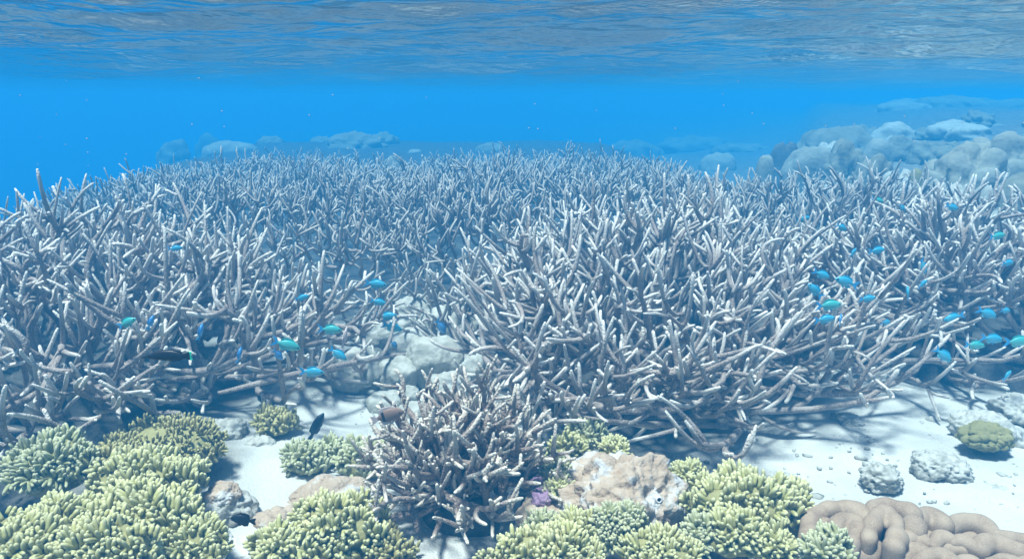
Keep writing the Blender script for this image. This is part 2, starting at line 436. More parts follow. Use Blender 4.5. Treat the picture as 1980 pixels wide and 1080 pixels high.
def make_thicket(name, label, dome, spacing, mat, root_loc, key=None, nside=(3, 6), L=(0.26, 0.42), rad=(0.0128, 0.0048),
                 slen=(0.06, 0.19), k=6, max_parts=300, group=None, spread=0.6, cat='staghorn coral', twigs=True,
                 clip=None, seed=1, front_only=False, inner=0.0, jitter=0.05, srad=0.0078, flank=1.0, lean=(0, 0, 0), bendy=1.7, thin=0.30, tiplen=0.15):
    rng = np.random.default_rng(seed)
    # sample the outline evenly (darts on the surface, denser where steep)
    lo = (dome.cx - dome.rx * 1.1, dome.cy - dome.ry * 1.1); hi = (dome.cx + dome.rx * 1.1, dome.cy + dome.ry * 1.1)
    n = int(300 * (hi[0] - lo[0]) * (hi[1] - lo[1]) / spacing ** 2 / 10)
    x = rng.uniform(lo[0], hi[0], n); y = rng.uniform(lo[1], hi[1], n)
    keep = dome.r(x, y) < 0.985; x, y = x[keep], y[keep]
    nr = dome.nrm(x, y); wgt = 1 / np.clip(nr[:, 2], 0.13, 1)
    keep = rng.uniform(0, 7.7, len(x)) < wgt; x, y, nr = x[keep], y[keep], nr[keep]
    z = dome.E(x, y)
    # steep rim: let the points slide down the flank
    if key: 
        oth = E_all(x, y, key); keep = z > oth - 0.10; x, y, z, nr = x[keep], y[keep], z[keep], nr[keep]
    if clip is not None:
        keep = clip(x, y); x, y, z, nr = x[keep], y[keep], z[keep], nr[keep]
    Q = np.stack([x, y, z], 1)
    sel = []; cell = {}
    for i in range(len(Q)):
        c = tuple((Q[i] // spacing).astype(int)); ok = True
        for a in (-1, 0, 1):
            for b in (-1, 0, 1):
                for g in (-1, 0, 1):
                    for j in cell.get((c[0] + a, c[1] + b, c[2] + g), ()):
                        if ((Q[i] - Q[j]) ** 2).sum() < spacing ** 2: ok = False; break
                    if not ok: break
                if not ok: break
            if not ok: break
        if ok: sel.append(i); cell.setdefault(c, []).append(i)
    sel = [i for i in sel if rng.random() > thin * flank * min(1, 1.5 * (1 - nr[i, 2]))]
    Q, nr = Q[sel], nr[sel]
    n_out = len(Q)
    if inner:                                      # branches crossing below the outline
        pk = rng.random(n_out) < inner * (1 - 0.5 * np.clip(1.5 * (1 - nr[:, 2]), 0, 1))
        Qi = Q[pk] - nr[pk] * rng.uniform(0.07, 0.17, (pk.sum(), 1)) + rng.normal(0, 0.03, (pk.sum(), 3))
        Qi[:, 2] = np.maximum(Qi[:, 2], dome.zb + 0.05)
        Q = np.concatenate([Q, Qi]); nr = np.concatenate([nr, nr[pk]])
    N = len(Q)
    # stems: from inside the thicket to the outline
    tang = rng.normal(size=(N, 3)); tang = unit(tang - (tang * nr).sum(1, keepdims=True) * nr)
    upv = np.array([[0, 0, 1.0]])
    fl = np.clip((1 - nr[:, 2:3]) * 2.3, 0, 1) * flank          # 1 on the flanks, 0 on the flat top
    tw = spread * rng.uniform(0.2, 1.3, (N, 1)) * (1 + 0.5 * fl); tw[n_out:] *= 1.8
    sway = np.array(lean)[None] * rng.uniform(0.3, 1.2, (N, 1))
    dtip = unit(nr * 0.9 + tang * tw + upv * (0.12 + 0.35 * fl * rng.random((N, 1))) + sway)
    p2 = Q + dtip * rng.normal(0, jitter, (N, 1)) + nr * fl * rng.uniform(-0.06, 0.08, (N, 1))
    Ls = rng.uniform(L[0], L[1], (N, 1)) * (1 + 0.45 * fl)
    core = np.stack([dome.cx + (Q[:, 0] - dome.cx) * 0.55, dome.cy + (Q[:, 1] - dome.cy) * 0.55, np.full(N, dome.zb + 0.05)], 1)
    din = unit(unit(core - Q) * 0.55 - nr * 0.75 - tang * 0.55 * fl + rng.normal(0, 0.28, (N, 3)))
    p0 = Q + din * Ls
    p0[:, 2] = np.maximum(p0[:, 2], dome.zb + 0.01 + 0.03 * rng.random(N))
    p1 = p2 - dtip * Ls * rng.uniform(0.35, 0.6, (N, 1)) + rng.normal(0, 0.13, (N, 3)) * Ls * bendy
    # flank: antler arcs that run outwards and sideways, then curl up (some droop)
    o_ = nr.copy(); o_[:, 2] = 0; o_ = unit(o_ + 0.15 * rng.normal(size=(N, 3)) * np.array([1, 1, 0]) + np.array(lean)[None] * 0.5)
    dl = np.clip(rng.normal(0, 0.75, N), -1.25, 1.25)
    def fan(dl):
        cd_, sd_ = np.cos(dl)[:, None], np.sin(dl)[:, None]
        return o_ * cd_ + np.stack([-o_[:, 1], o_[:, 0], np.zeros(N)], 1) * sd_
    l_ = fan(dl)
    for _ in range(3):                             # a branch starts inside the thicket
        tst = Q - l_ * Ls * 1.1
        out_ = dome.E(tst[:, 0], tst[:, 1]) < tst[:, 2] + 0.05
        dl = np.where(out_, dl * 0.4, dl); l_ = fan(dl)
    rise = np.where(rng.random((N, 1)) < 0.82, rng.uniform(0.15, 0.75, (N, 1)), rng.uniform(-0.25, 0.05, (N, 1)))
    f0 = Q - l_ * Ls * rng.uniform(0.95, 1.25, (N, 1)) - upv * Ls * rng.uniform(-0.10, 0.30, (N, 1))
    f2 = Q + l_ * Ls * rng.uniform(0.0, 0.20, (N, 1)) + upv * Ls * rise * 0.55
    f1 = Q - l_ * Ls * rng.uniform(0.05, 0.30, (N, 1)) - upv * Ls * rise * rng.uniform(0.35, 0.75, (N, 1)) + np.cross(l_, upv) * Ls * rng.normal(0, 0.24, (N, 1))
    wf = np.clip(fl * 1.4 - 0.2, 0, 1)
    p0 = p0 * (1 - wf) + f0 * wf; p1 = p1 * (1 - wf) + f1 * wf; p2 = p2 * (1 - wf) + f2 * wf
    far_in = dome.E(p0[:, 0], p0[:, 1]) < p0[:, 2] + 0.02           # never let a root show outside
    inner_pt = np.stack([dome.cx + (Q[:, 0] - dome.cx) * 0.6, dome.cy + (Q[:, 1] - dome.cy) * 0.6, Q[:, 2] * 0.6 + dome.zb * 0.4], 1)
    p0 = np.where(far_in[:, None], Q + unit(inner_pt - Q) * Ls, p0)
    p0[:, 2] = np.maximum(p0[:, 2], dome.zb + 0.01)
    p1[:, 2] = np.maximum(p1[:, 2], dome.zb + 0.02)
    p2[:, 2] = np.maximum(p2[:, 2], dome.zb + 0.03)
    wob = rng.normal(0, 0.0055, (N, len(TT), 3)); wob[:, 0] = 0; wob[:, -1] = 0; wob[:, -2] *= 0.3
    P = [bez(p0, p1, p2, TT) + wob]; 
    rs = rng.uniform(0.82, 1.2, (N, 1))
    prof = rad[0] + (rad[1] - rad[0]) * TT ** 0.9; prof = prof.copy(); prof[0] *= 0.45; prof[-1] *= 0.62; prof[-2] *= 0.95
    Rd = [prof[None] * rs]; own = [np.arange(N)]; lenf = [np.ones(N)]
    # side branches
    ns = rng.integers(nside[0], nside[1] + 1, N)
    oi = np.repeat(np.arange(N), ns); m = len(oi)
    ts = rng.uniform(0.22, 0.93, m)
    b0 = bez1(p0[oi], p1[oi], p2[oi], ts); bt = bezt(p0[oi], p1[oi], p2[oi], ts)
    pd = perp_dirs(bt, rng, 0.35); al = rng.uniform(0.6, 1.1, m)[:, None]
    bd = unit(bt * np.cos(al) + pd * np.sin(al))
    sl = rng.uniform(slen[0], slen[1], m)[:, None] * (1.15 - 0.45 * ts[:, None]) * (1 + 0.25 * fl[oi])
    bm = b0 + bd * sl * 0.5 + rng.normal(0, 0.22, (m, 3)) * sl
    b2 = b0 + bd * sl + bt * sl * 0.20 + (upv * rng.uniform(-0.05, 0.60, (m, 1)) + rng.normal(0, 0.16, (m, 3))) * sl
    b2[:, 2] = np.maximum(b2[:, 2], dome.zb + 0.02); bm[:, 2] = np.maximum(bm[:, 2], dome.zb + 0.015)
    P.append(bez(b0, bm, b2, TT)); own.append(oi); lenf.append(np.ones(m))
    pr = srad + (rad[1] * 0.92 - srad) * TT; pr = pr.copy(); pr[-1] *= 0.62
    rss = rng.uniform(0.8, 1.15, (m, 1)); Rd.append(pr[None] * rss)
    if twigs:
        pick = rng.random(m) < 0.70; ti = np.nonzero(pick)[0]; tn = len(ti)
        tt = rng.uniform(0.35, 0.85, tn)
        c0 = bez1(b0[ti], bm[ti], b2[ti], tt); ct = bezt(b0[ti], bm[ti], b2[ti], tt)
        cp = perp_dirs(ct, rng, 0.5); al = rng.uniform(0.6, 1.15, tn)[:, None]
        cd = unit(ct * np.cos(al) + cp * np.sin(al)); cl = rng.uniform(0.025, 0.075, tn)[:, None]
        c2 = c0 + cd * cl + upv * cl * 0.15
        c2[:, 2] = np.maximum(c2[:, 2], dome.zb + 0.02)
        P.append(bez(c0, c0 + cd * cl * 0.5, c2, TT)); own.append(oi[ti]); lenf.append(np.ones(tn))
        pr2 = np.full(len(TT), rad[1] * 0.98); pr2[-1] *= 0.62; Rd.append(np.repeat(pr2[None], tn, 0))
    P = np.concatenate(P); Rd = np.concatenate(Rd); own = np.concatenate(own)
    lens = np.linalg.norm(P[:, -1] - P[:, 0], axis=1)
    root = np.array(root_loc)
    V, q, tri = tube_batch(P - root, Rd, k)
    nv = V.shape[1]; S = len(TT)
    # pale growing tip: the last ~2.5 cm whatever the branch's length
    d = (1 - TT)[None] * lens[:, None]
    tipv = np.clip(1 - d / tiplen, 0, 1)
    tipA = np.concatenate([np.repeat(tipv, k, axis=1), np.ones((len(P), 1))], 1)
    r = empty(name, root_loc); tag(r, label, cat, group)
    # which stems show largest: near ones first
    cd2 = np.linalg.norm(Q - np.array([0, 0, CZ]), axis=1)
    view = unit(Q - np.array([0, 0, CZ])); facing = -(view * nr).sum(1)
    score = cd2 - 0.7 * facing
    order = np.argsort(score); part = set(order[:max_parts].tolist())
    byown = {}
    for i, o in enumerate(own): byown.setdefault(int(o), []).append(i)
    def build(nm, ids, stuff=False):
        ids = np.array(ids); c = len(ids)
        off = (np.arange(c) * nv)[:, None, None]
        me = mesh_np(nm, V[ids].reshape(-1, 3), [(q[None] + off).reshape(-1, 4), (tri[None] + off).reshape(-1, 3)], mat, True, {'tip': tipA[ids].ravel()})
        o = link(nm, me, r)
        if stuff: o['kind'] = 'stuff'
        return o
    rest = []
    for s in range(N):
        if s in part: build('branch', byown[s])
        else: rest += byown[s]
    if rest: build('branches', rest, True)
    # dead, dark foundation the living branches rise from
    return r, N, len(P)

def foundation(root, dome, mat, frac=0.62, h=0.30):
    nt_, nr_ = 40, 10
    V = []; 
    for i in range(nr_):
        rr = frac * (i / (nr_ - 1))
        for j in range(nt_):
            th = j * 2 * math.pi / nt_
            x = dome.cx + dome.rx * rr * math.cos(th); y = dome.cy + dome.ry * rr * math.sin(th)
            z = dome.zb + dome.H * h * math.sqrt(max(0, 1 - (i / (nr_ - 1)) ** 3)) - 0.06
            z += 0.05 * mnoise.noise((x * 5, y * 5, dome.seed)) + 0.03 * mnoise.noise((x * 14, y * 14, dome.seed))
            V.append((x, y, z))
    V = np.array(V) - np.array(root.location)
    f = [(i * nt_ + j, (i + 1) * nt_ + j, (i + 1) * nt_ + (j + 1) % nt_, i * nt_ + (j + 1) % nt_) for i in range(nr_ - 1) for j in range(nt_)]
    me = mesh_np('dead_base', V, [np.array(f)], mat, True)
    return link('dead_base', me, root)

stat = []
def thicket(key, label, spacing, seed, **kw):
    d = D[key]
    r, a, b = make_thicket('staghorn_thicket', label, d, spacing, kw.pop('mat', M['staghorn']), (d.cx, d.cy, 0.0), key=key, seed=seed, **kw)
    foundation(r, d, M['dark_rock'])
    stat.append((key, a, b))
TG = 'staghorn coral thickets'
thicket('left', 'wide staghorn thicket left of the sandy gully, behind the yellow finger corals', 0.096, 29, group=TG, spread=1.25, inner=0.5, lean=(0.40, -0.10, 0), nside=(3, 5), rad=(0.0150, 0.0062), srad=0.0098, slen=(0.07, 0.21), L=(0.28, 0.46))
thicket('middle', 'tall staghorn thicket in the centre overhanging the white sand and the small brown colony', 0.090, 22, group=TG, spread=1.25, inner=0.5, lean=(0.12, -0.15, 0), nside=(3, 5), rad=(0.0145, 0.0060), srad=0.0092, slen=(0.07, 0.20), L=(0.28, 0.44))
thicket('right', 'open staghorn thicket at the right with most of the turquoise fish, below the boulder slope', 0.093, 23, group=TG, spread=1.25, inner=0.5, lean=(0.15, -0.12, 0), nside=(3, 5), rad=(0.0145, 0.0060), srad=0.0092, slen=(0.07, 0.20), L=(0.28, 0.44))
thicket('rleft', 'bluish staghorn field at the back left, sloping off into dark blue water', 0.072, 24, group=TG, mat=M['staghorn_hazed'], nside=(2, 4), k=4, twigs=False, spread=0.5, L=(0.18, 0.26), slen=(0.05, 0.11), jitter=0.04, srad=0.0072, rad=(0.0100, 0.0056), bendy=1.0, flank=0.6)
thicket('rmid', 'bluish staghorn field at the back centre, reaching to the pale round coral heads', 0.072, 25, group=TG, mat=M['staghorn_hazed'], nside=(2, 4), k=4, twigs=False, spread=0.5, L=(0.18, 0.26), slen=(0.05, 0.11), jitter=0.04, srad=0.0072, rad=(0.0100, 0.0056), bendy=1.0, flank=0.6)
thicket('rright', 'staghorn field at the back right with tall upright tips against the boulders', 0.078, 26, group=TG, mat=M['staghorn_hazed'], nside=(2, 4), k=6, twigs=False, spread=0.45, L=(0.18, 0.28), slen=(0.05, 0.12), jitter=0.045, srad=0.0076, rad=(0.0110, 0.0056), flank=0.6)

# the small brown colony in front
fc = at_z(885, 950, 0.10)
FRONT = Dome(fc.x, fc.y + 0.03, 0.275, 0.235, 0.34, 2.2, 0.7, 0.035, 0.0)
r, a, b = make_thicket('staghorn_colony', 'small brown staghorn colony standing alone in front of the sandy gully', FRONT, 0.047, M['staghorn_front'], (FRONT.cx, FRONT.cy, 0.03),
    nside=(2, 4), inner=0.25, L=(0.18, 0.27), rad=(0.0112, 0.0046), slen=(0.04, 0.10), k=9, spread=0.45, seed=31, jitter=0.022, srad=0.0074, twigs=True, flank=0.12, tiplen=0.10, bendy=0.7)
stat.append(('front', a, b))
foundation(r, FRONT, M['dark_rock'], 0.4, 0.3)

# ------------------------------------------------------------------ lumps: rocks, boulders, massive corals
_ico = {}
def ico(sub):
    if sub not in _ico:
        bm = bmesh.new(); bmesh.ops.create_icosphere(bm, subdivisions=sub, radius=1.0)
        bm.verts.ensure_lookup_table()
        V = np.array([v.co[:] for v in bm.verts]); F = np.array([[v.index for v in f.verts] for f in bm.faces]); bm.free()
        _ico[sub] = (V, F)
    return _ico[sub]
def lump_mesh(name, radii, seed, mat, sub=4, big=0.25, mid=0.10, fine=0.04, cells=0.0, cscale=2.4, flat=None, pits=0.0, pscale=4.0, boxy=None):
    V, F = ico(sub)
    out = np.empty_like(V)
    rmx = max(radii); asp = np.array(radii) / rmx
    if boxy: V = V / (np.abs(V) ** boxy).sum(1, keepdims=True) ** (1 / boxy)
    for i, v in enumerate(V):
        p = Vector(v * asp); o = Vector((seed * 3.17, seed * 1.7, -seed * 2.3))
        d = 1 + big * mnoise.noise(p * 1.1 + o) + mid * mnoise.noise(p * 2.9 + o) + fine * mnoise.noise(p * 8 + o) + 0.5 * fine * mnoise.noise(p * 19 + o)
        if cells:
            dist = mnoise.voronoi(p * cscale + o)[0]
            d += cells * (0.55 - min(dist[0], 0.9)) + 0.0
            d -= cells * 0.5 * max(0, 0.14 - (dist[1] - dist[0])) / 0.14
        if pits:
            dist = mnoise.voronoi(p * pscale - o)[0]
            d -= pits * max(0, 1 - dist[0] / 0.30) ** 1.5
        out[i] = v * d
    out *= np.array(radii)
    if flat is not None: out[:, 2] = np.maximum(out[:, 2], -flat)
    return mesh_np(name, out, [F], mat, True)
def lump(name, label, cat, p, radii, seed, mat, group=None, rotz=0.0, parent=None, **kw):
    me = lump_mesh(name, radii, seed, mat, **kw)
    o = link(name, me, parent, p); o.rotation_euler = (0, 0, rotz)
    if parent is None: tag(o, label, cat, group)
    return o

# gully boulders between the left and middle thickets
BG = 'pale boulders in the gully'
gully = [ # u, v, z, rx(px), squash, seed, label, mat
    (800, 610, 0.16, 48, 0.8, 1, 'pale boulder highest in the gully, wedged under the middle thicket', 'pale_rock'),
    (862, 640, 0.13, 62, 0.75, 2, 'broad pale boulder against the left foot of the middle thicket', 'pale_rock'),
    (745, 640, 0.11, 66, 0.6, 3, 'grey rubble boulder at the tips of the left thicket', 'grey_rock'),
    (700, 715, 0.07, 56, 0.85, 4, 'smooth pale dome coral below the left thicket tips', 'pale_rock'),
    (770, 725, 0.06, 44, 0.9, 5, 'cracked pale boulder beside the smooth pale dome', 'pale_rock'),
    (840, 700, 0.09, 58, 0.9, 6, 'rounded pale boulder above the small round cobble', 'pale_rock'),
    (868, 748, 0.05, 46, 0.7, 7, 'low pale boulder right of the small round cobble', 'pale_rock'),
    (792, 764, 0.035, 21, 1.0, 8, 'small round pale cobble in the gully mouth', 'pale_rock'),
    (745, 776, 0.02, 36, 0.6, 9, 'flat pale stone at the edge of the gully sand', 'pale_rock'),
    (800, 795, 0.01, 30, 0.6, 10, 'low pale stone just behind the brown striped fish', 'pale_rock'),
    (790, 668, 0.09, 40, 0.8, 11, 'jagged grey stone in the middle of the gully', 'grey_rock'),
    (905, 715, 0.06, 40, 0.9, 12, 'shaded grey stone tucked under the middle thicket', 'grey_rock')]
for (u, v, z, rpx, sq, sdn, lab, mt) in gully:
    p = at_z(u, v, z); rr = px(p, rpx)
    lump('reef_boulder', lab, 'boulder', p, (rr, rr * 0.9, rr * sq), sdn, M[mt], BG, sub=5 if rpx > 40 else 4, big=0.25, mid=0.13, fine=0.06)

# stones on the sand at right
SG = 'stones on the white sand'
stones = [(1705, 926, 0.02, 40, 0.62, 21, 'grey stone on white sand just behind the brown leather coral', 0.2),
          (1820, 905, 0.02, 54, 0.52, 22, 'wide grey stone on white sand with a dark underside', -0.3),
          (1497, 930, -0.01, 42, 0.35, 23, 'flat grey slab half buried beside the yellow finger coral', 0.4),
          (1925, 965, -0.03, 80, 0.28, 24, 'low sand covered slab at the far right of the sand', 0.0),
          (1905, 838, 0.02, 66, 0.55, 25, 'large grey rock at the right edge carrying the green yellow coral', 0.5),
          (1965, 800, 0.05, 55, 0.6, 26, 'grey rock at the right edge under the staghorn branches', 0.9),
          (1640, 815, 0.0, 34, 0.4, 27, 'shaded flat stone beneath the right thicket', 0.3)]
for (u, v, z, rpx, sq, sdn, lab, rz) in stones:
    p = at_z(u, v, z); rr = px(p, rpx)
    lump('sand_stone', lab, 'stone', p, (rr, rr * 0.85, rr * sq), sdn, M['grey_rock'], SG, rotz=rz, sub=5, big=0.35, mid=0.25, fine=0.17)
p = at_z(1905, 843, 0.06); lump('green_coral', 'low green yellow lumpy coral on the large grey rock at the right edge', 'coral', p, (px(p, 50), px(p, 38), px(p, 24)), 31, M['green_lump'], None, sub=5, big=0.2, mid=0.1, cells=0.25, cscale=3.2)

# grey rubble around the front corals
RG = 'rubble stones around the finger corals'
rubs = [(432, 985, 0.06, 58, 0.7, 41, 'rough grey rubble block with brown top beside the big yellow finger coral', 'grey_rock'),
        (430, 955, 0.11, 38, 0.45, 42, 'small tan coral crust on the rough grey rubble block', 'brown_coral'),
        (440, 835, 0.04, 36, 0.7, 43, 'grey rubble stone below the left thicket', 'grey_rock'),
        (505, 862, 0.02, 32, 0.6, 44, 'low grey rubble stone beside the small olive finger coral', 'grey_rock'),
        (475, 900, 0.02, 16, 0.9, 45, 'small round stone at the edge of the sand pocket', 'grey_rock'),
        (500, 902, 0.015, 14, 0.9, 46, 'dark pebble right of the small round stone', 'dark_rock'),
        (530, 905, 0.01, 22, 0.45, 47, 'flat pale shard above the sand pocket', 'pale_rock'),
        (400, 1040, 0.06, 44, 0.6, 48, 'pale rubble stone under the small dark fish', 'white_patch'),
        (480, 1060, 0.05, 46, 0.5, 49, 'white encrusted stone at the bottom edge left of centre', 'white_patch'),
        (640, 900, 0.0, 40, 0.35, 50, 'low white rubble between the two pale green finger corals', 'white_patch'),
        (570, 985, 0.02, 30, 0.5, 51, 'pale stone at the right edge of the sand pocket', 'white_patch'),
        (1050, 965, 0.04, 40, 0.8, 52, 'dark rock behind the purple crust', 'dark_rock'),
        (1580, 1020, 0.0, 46, 0.8, 53, 'dark rock between the yellow finger coral and the leather coral', 'dark_rock'),
        (1400, 1065, 0.03, 60, 0.6, 54, 'dark rock under the bottom yellow finger corals', 'dark_rock'),
        (40, 960, 0.06, 70, 0.5, 55, 'rock coloured dark for the shadowed gap below the left yellow finger coral', 'dark_rock')]  # dark colour stands in for the shadow in this gap
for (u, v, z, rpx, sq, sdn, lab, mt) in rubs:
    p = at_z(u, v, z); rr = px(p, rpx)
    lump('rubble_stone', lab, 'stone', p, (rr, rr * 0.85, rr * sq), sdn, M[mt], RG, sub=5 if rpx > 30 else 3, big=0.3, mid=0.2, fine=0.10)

# brown massive corals with pits, bare patches and worm tubes
def brown_coral(label, u, v, z, rpx, sqy, sqz, seed, rotz=0, patches=(), tubes=(), **kw):
    p = at_z(u, v, z); rr = px(p, rpx)
    r = empty('brown_coral', p); tag(r, label, 'massive coral', 'brown massive corals')
    body = lump('body', None, None, (0, 0, 0), (rr, rr * sqy, rr * sqz), seed, M['brown_coral'], parent=r, rotz=rotz, sub=6 if rpx > 70 else 5, **kw)
    return r, p, rr, body
from mathutils.bvhtree import BVHTree
def hit(body, root, u, v):
    me = body.data
    mw = Matrix.Translation(root.location) @ Matrix.Rotation(body.rotation_euler.z, 4, 'Z')
    bv = BVHTree.FromPolygons([mw @ x.co for x in me.vertices], [tuple(q.vertices) for q in me.polygons])
    loc, n, i, dd = bv.ray_cast(Vector((0, 0, CZ)), ray(u, v).normalized())
    return loc, n
bc, bp, brr, bbody = brown_coral('large brown pitted coral mound right of the small staghorn colony', 1195, 985, 0.07, 128, 0.85, 0.86, 61, 0.4,
                                 big=0.28, mid=0.22, fine=0.09, cells=0.10, cscale=2.6, pits=0.28, pscale=5.2)
def disc_patch(parent, root, n_u, n_v, body, rpx, mat, nm, thick=0.006, seed=1):
    loc, n = hit(body, root, n_u, n_v)
    if loc is None: return None
    rr = px(loc, rpx)
    me = lump_mesh(nm, (rr, rr * 0.75, thick), seed, mat, sub=4, big=0.5, mid=0.3, fine=0.15)
    o = link(nm, me, parent, loc - root.location); o.rotation_euler = n.to_track_quat('Z', 'Y').to_euler(); return o
def torus_mesh(name, R0, r0, mat, n=14, k=7):
    V = []; F = []
    for i in range(n):
        a = i * 2 * math.pi / n
        for j in range(k):
            b = j * 2 * math.pi / k
            V.append(((R0 + r0 * math.cos(b)) * math.cos(a), (R0 + r0 * math.cos(b)) * math.sin(a), r0 * math.sin(b)))
            F.append((i * k + j, ((i + 1) % n) * k + j, ((i + 1) % n) * k + (j + 1) % k, i * k + (j + 1) % k))
    return mesh_np(name, np.array(V), [np.array(F)], mat)
for i, (u, v) in enumerate([(1274, 965), (1297, 1022)]):
    loc, n = hit(bbody, bc, u, v)
    if loc is None: continue
    tr_ = px(loc, 3.5 if i else 5)
    o = link('worm_tube', torus_mesh('worm_tube', tr_, tr_ * 0.32, M['tube_white']), bc, loc - bc.location + n * 0.002); o.rotation_euler = n.to_track_quat('Z', 'Y').to_euler()
    h_ = link('tube_shade_plug', lump_mesh('tube_shade_plug', (tr_ * 0.8, tr_ * 0.8, tr_ * 0.25), i, M['tube_shade'], sub=2, big=0.05, mid=0, fine=0), o, (0, 0, 0))  # dark plug stands in for the shade inside the tube
b2_, *_ = brown_coral('low tan coral mound left of the small staghorn colony', 632, 965, 0.03, 78, 0.8, 0.55, 63, 0.2, big=0.3, mid=0.14, fine=0.03, cells=0.10, cscale=2.0, pits=0.06)
b3_, *_ = brown_coral('small tan coral lump with a dark worm hole beside the white sand pocket', 545, 1012, 0.03, 50, 0.8, 0.6, 64, 0.0, big=0.3, mid=0.2, fine=0.04, cells=0.25, cscale=2.4, pits=0.1)
b4_, *_ = brown_coral('dark brown coral foot between the staghorn colony and the pitted mound', 1065, 1010, 0.04, 70, 0.8, 0.7, 65, 0.0, big=0.3, mid=0.16, fine=0.03, cells=0.10, cscale=2.0)
p = at_z(1042, 962, 0.11)
for i, (u, v, rp, lab) in enumerate([(1040, 940, 20, 'purple knob uppermost beside the small staghorn colony'), (1050, 965, 22, 'purple knob lowest beside the small staghorn colony'), (1022, 915, 18, 'pinkish grey knob behind the right edge of the small staghorn colony')]):
    p = at_z(u, v, 0.10); lump('purple_knob', lab, 'coralline knob', p, (px(p, rp),) * 3, 80 + i, M['purple_crust'], 'purple coralline knobs', sub=4, big=0.2, mid=0.2, cells=0.35, cscale=2.6)

# ------------------------------------------------------------------ finger soft corals
def finger_mesh(seed, mat, fat=1.0):
    rg = np.random.default_rng(seed)
    tt = np.array([0, 0.3, 0.6, 0.82, 0.95])
    bend = rg.normal(0, 0.10, 2)
    P = np.stack([bend[0] * tt ** 2, bend[1] * tt ** 2, tt], 1)[None]
    Rr = (np.array([0.21, 0.215, 0.215, 0.19, 0.115]) * fat)[None]
    V, q, tri = tube_batch(P, Rr, 6)
    tip = np.concatenate([np.repeat(tt, 6), [1.0]])
    return mesh_np('finger', V[0], [q, tri], mat, True, {'tip': tip})
FM = {}
for mk in ('finger', 'finger_olive', 'finger_green'):
    FM[mk] = [finger_mesh(i, M[mk]) for i in range(5)]
def soft_coral(label, u, v, z, w, hgt, nf, mk='finger', flen=0.032, ry=0.85, seed=1, lobes=0.22):
    """mound w photo-pixels wide, centre at height z seen at (u,v); nf fingers over its visible dome"""
    rg = random.Random(seed)
    p = at_z(u, v, z); rx = px(p, w / 2); ryy = rx * ry; rz = hgt * 0.88
    r = empty('finger_soft_coral', p); tag(r, label, 'soft coral', 'yellow finger soft corals')
    off = Vector((seed * 1.3, -seed * 0.7, seed * 2.1))
    def surf(n):
        d = 1 + lobes * mnoise.noise(n * 1.7 + off) + lobes * 0.8 * mnoise.noise(n * 3.4 + off)
        return Vector((n.x * rx * d, n.y * ryy * d, n.z * rz * d))
    bv, bf = ico(3)
    bvv = np.array([surf(Vector(a)) * 0.93 for a in bv]); bvv[:, 2] = np.maximum(bvv[:, 2], -0.6 * rz)
    link('base', mesh_np('soft_base', bvv, [bf], M['soft_base']), r)
    ga = math.pi * (3 - math.sqrt(5))
    put = []
    nf = int(nf * 2.9); flen = flen * 0.77; lobes = lobes * 1.35; ex = (rx + ryy + 2 * rz) / 4
    view = (Vector((0, 0, CZ)) - p).normalized()
    for i in range(nf):
        zz = 1 - (i + 0.5) / nf * 1.28
        th = i * ga + rg.gauss(0, 0.08)
        s = math.sqrt(max(0, 1 - zz * zz))
        n = Vector((s * math.cos(th), s * math.sin(th), zz))
        if n.y > 0.62 and zz < 0.45: continue          # far side, never seen
        gap = mnoise.noise(n * 2.6 - off)
        if gap < -0.30 or (zz < 0.1 and gap < -0.05): continue   # bare patches, ragged hem
        q_ = surf(n)
        e = 0.12
        t1 = n.orthogonal().normalized(); t2 = n.cross(t1)
        g = (surf((n + t1 * e).normalized()) - q_).cross(surf((n + t2 * e).normalized()) - q_).normalized()
        dr = (g * 0.9 + Vector((rg.gauss(0, .16), rg.gauss(0, .16), rg.gauss(0, .12) + 0.42))).normalized()
        L_ = flen * rg.uniform(0.66, 1.3) * (1 + 0.7 * mnoise.noise(n * 3.1 + off * 2))
        th_ = flen * rg.uniform(0.85, 1.15)
        put.append((-g.dot(view), q_ - dr * L_ * 0.35, dr.to_track_quat('Z', 'Y') @ Quaternion((0, 0, 1), rg.uniform(0, 6.28)), (th_, th_, L_ * 1.1), rg.choice(FM[mk])))
    put.sort(key=lambda a: a[0])
    for (d_, l_, q_, s_, me_) in put[:300]:
        o = bpy.data.objects.new('finger', me_); COL.objects.link(o); o.parent = r
        o.location = l_; o.rotation_mode = 'QUATERNION'; o.rotation_quaternion = q_; o.scale = s_
    if len(put) > 300:                                  # those turned away from the lens, as one part
        bm = bmesh.new()
        for (d_, l_, q_, s_, me_) in put[300:]:
            k0 = len(bm.verts); bm.from_mesh(me_); bm.verts.ensure_lookup_table()
            bmesh.ops.transform(bm, matrix=Matrix.LocRotScale(l_, q_, Vector(s_)), verts=bm.verts[k0:])
        me = bpy.data.meshes.new('fingers'); bm.to_mesh(me); bm.free(); me.materials.append(M[mk])
        o = link('fingers', me, r); o['kind'] = 'stuff'
    return r
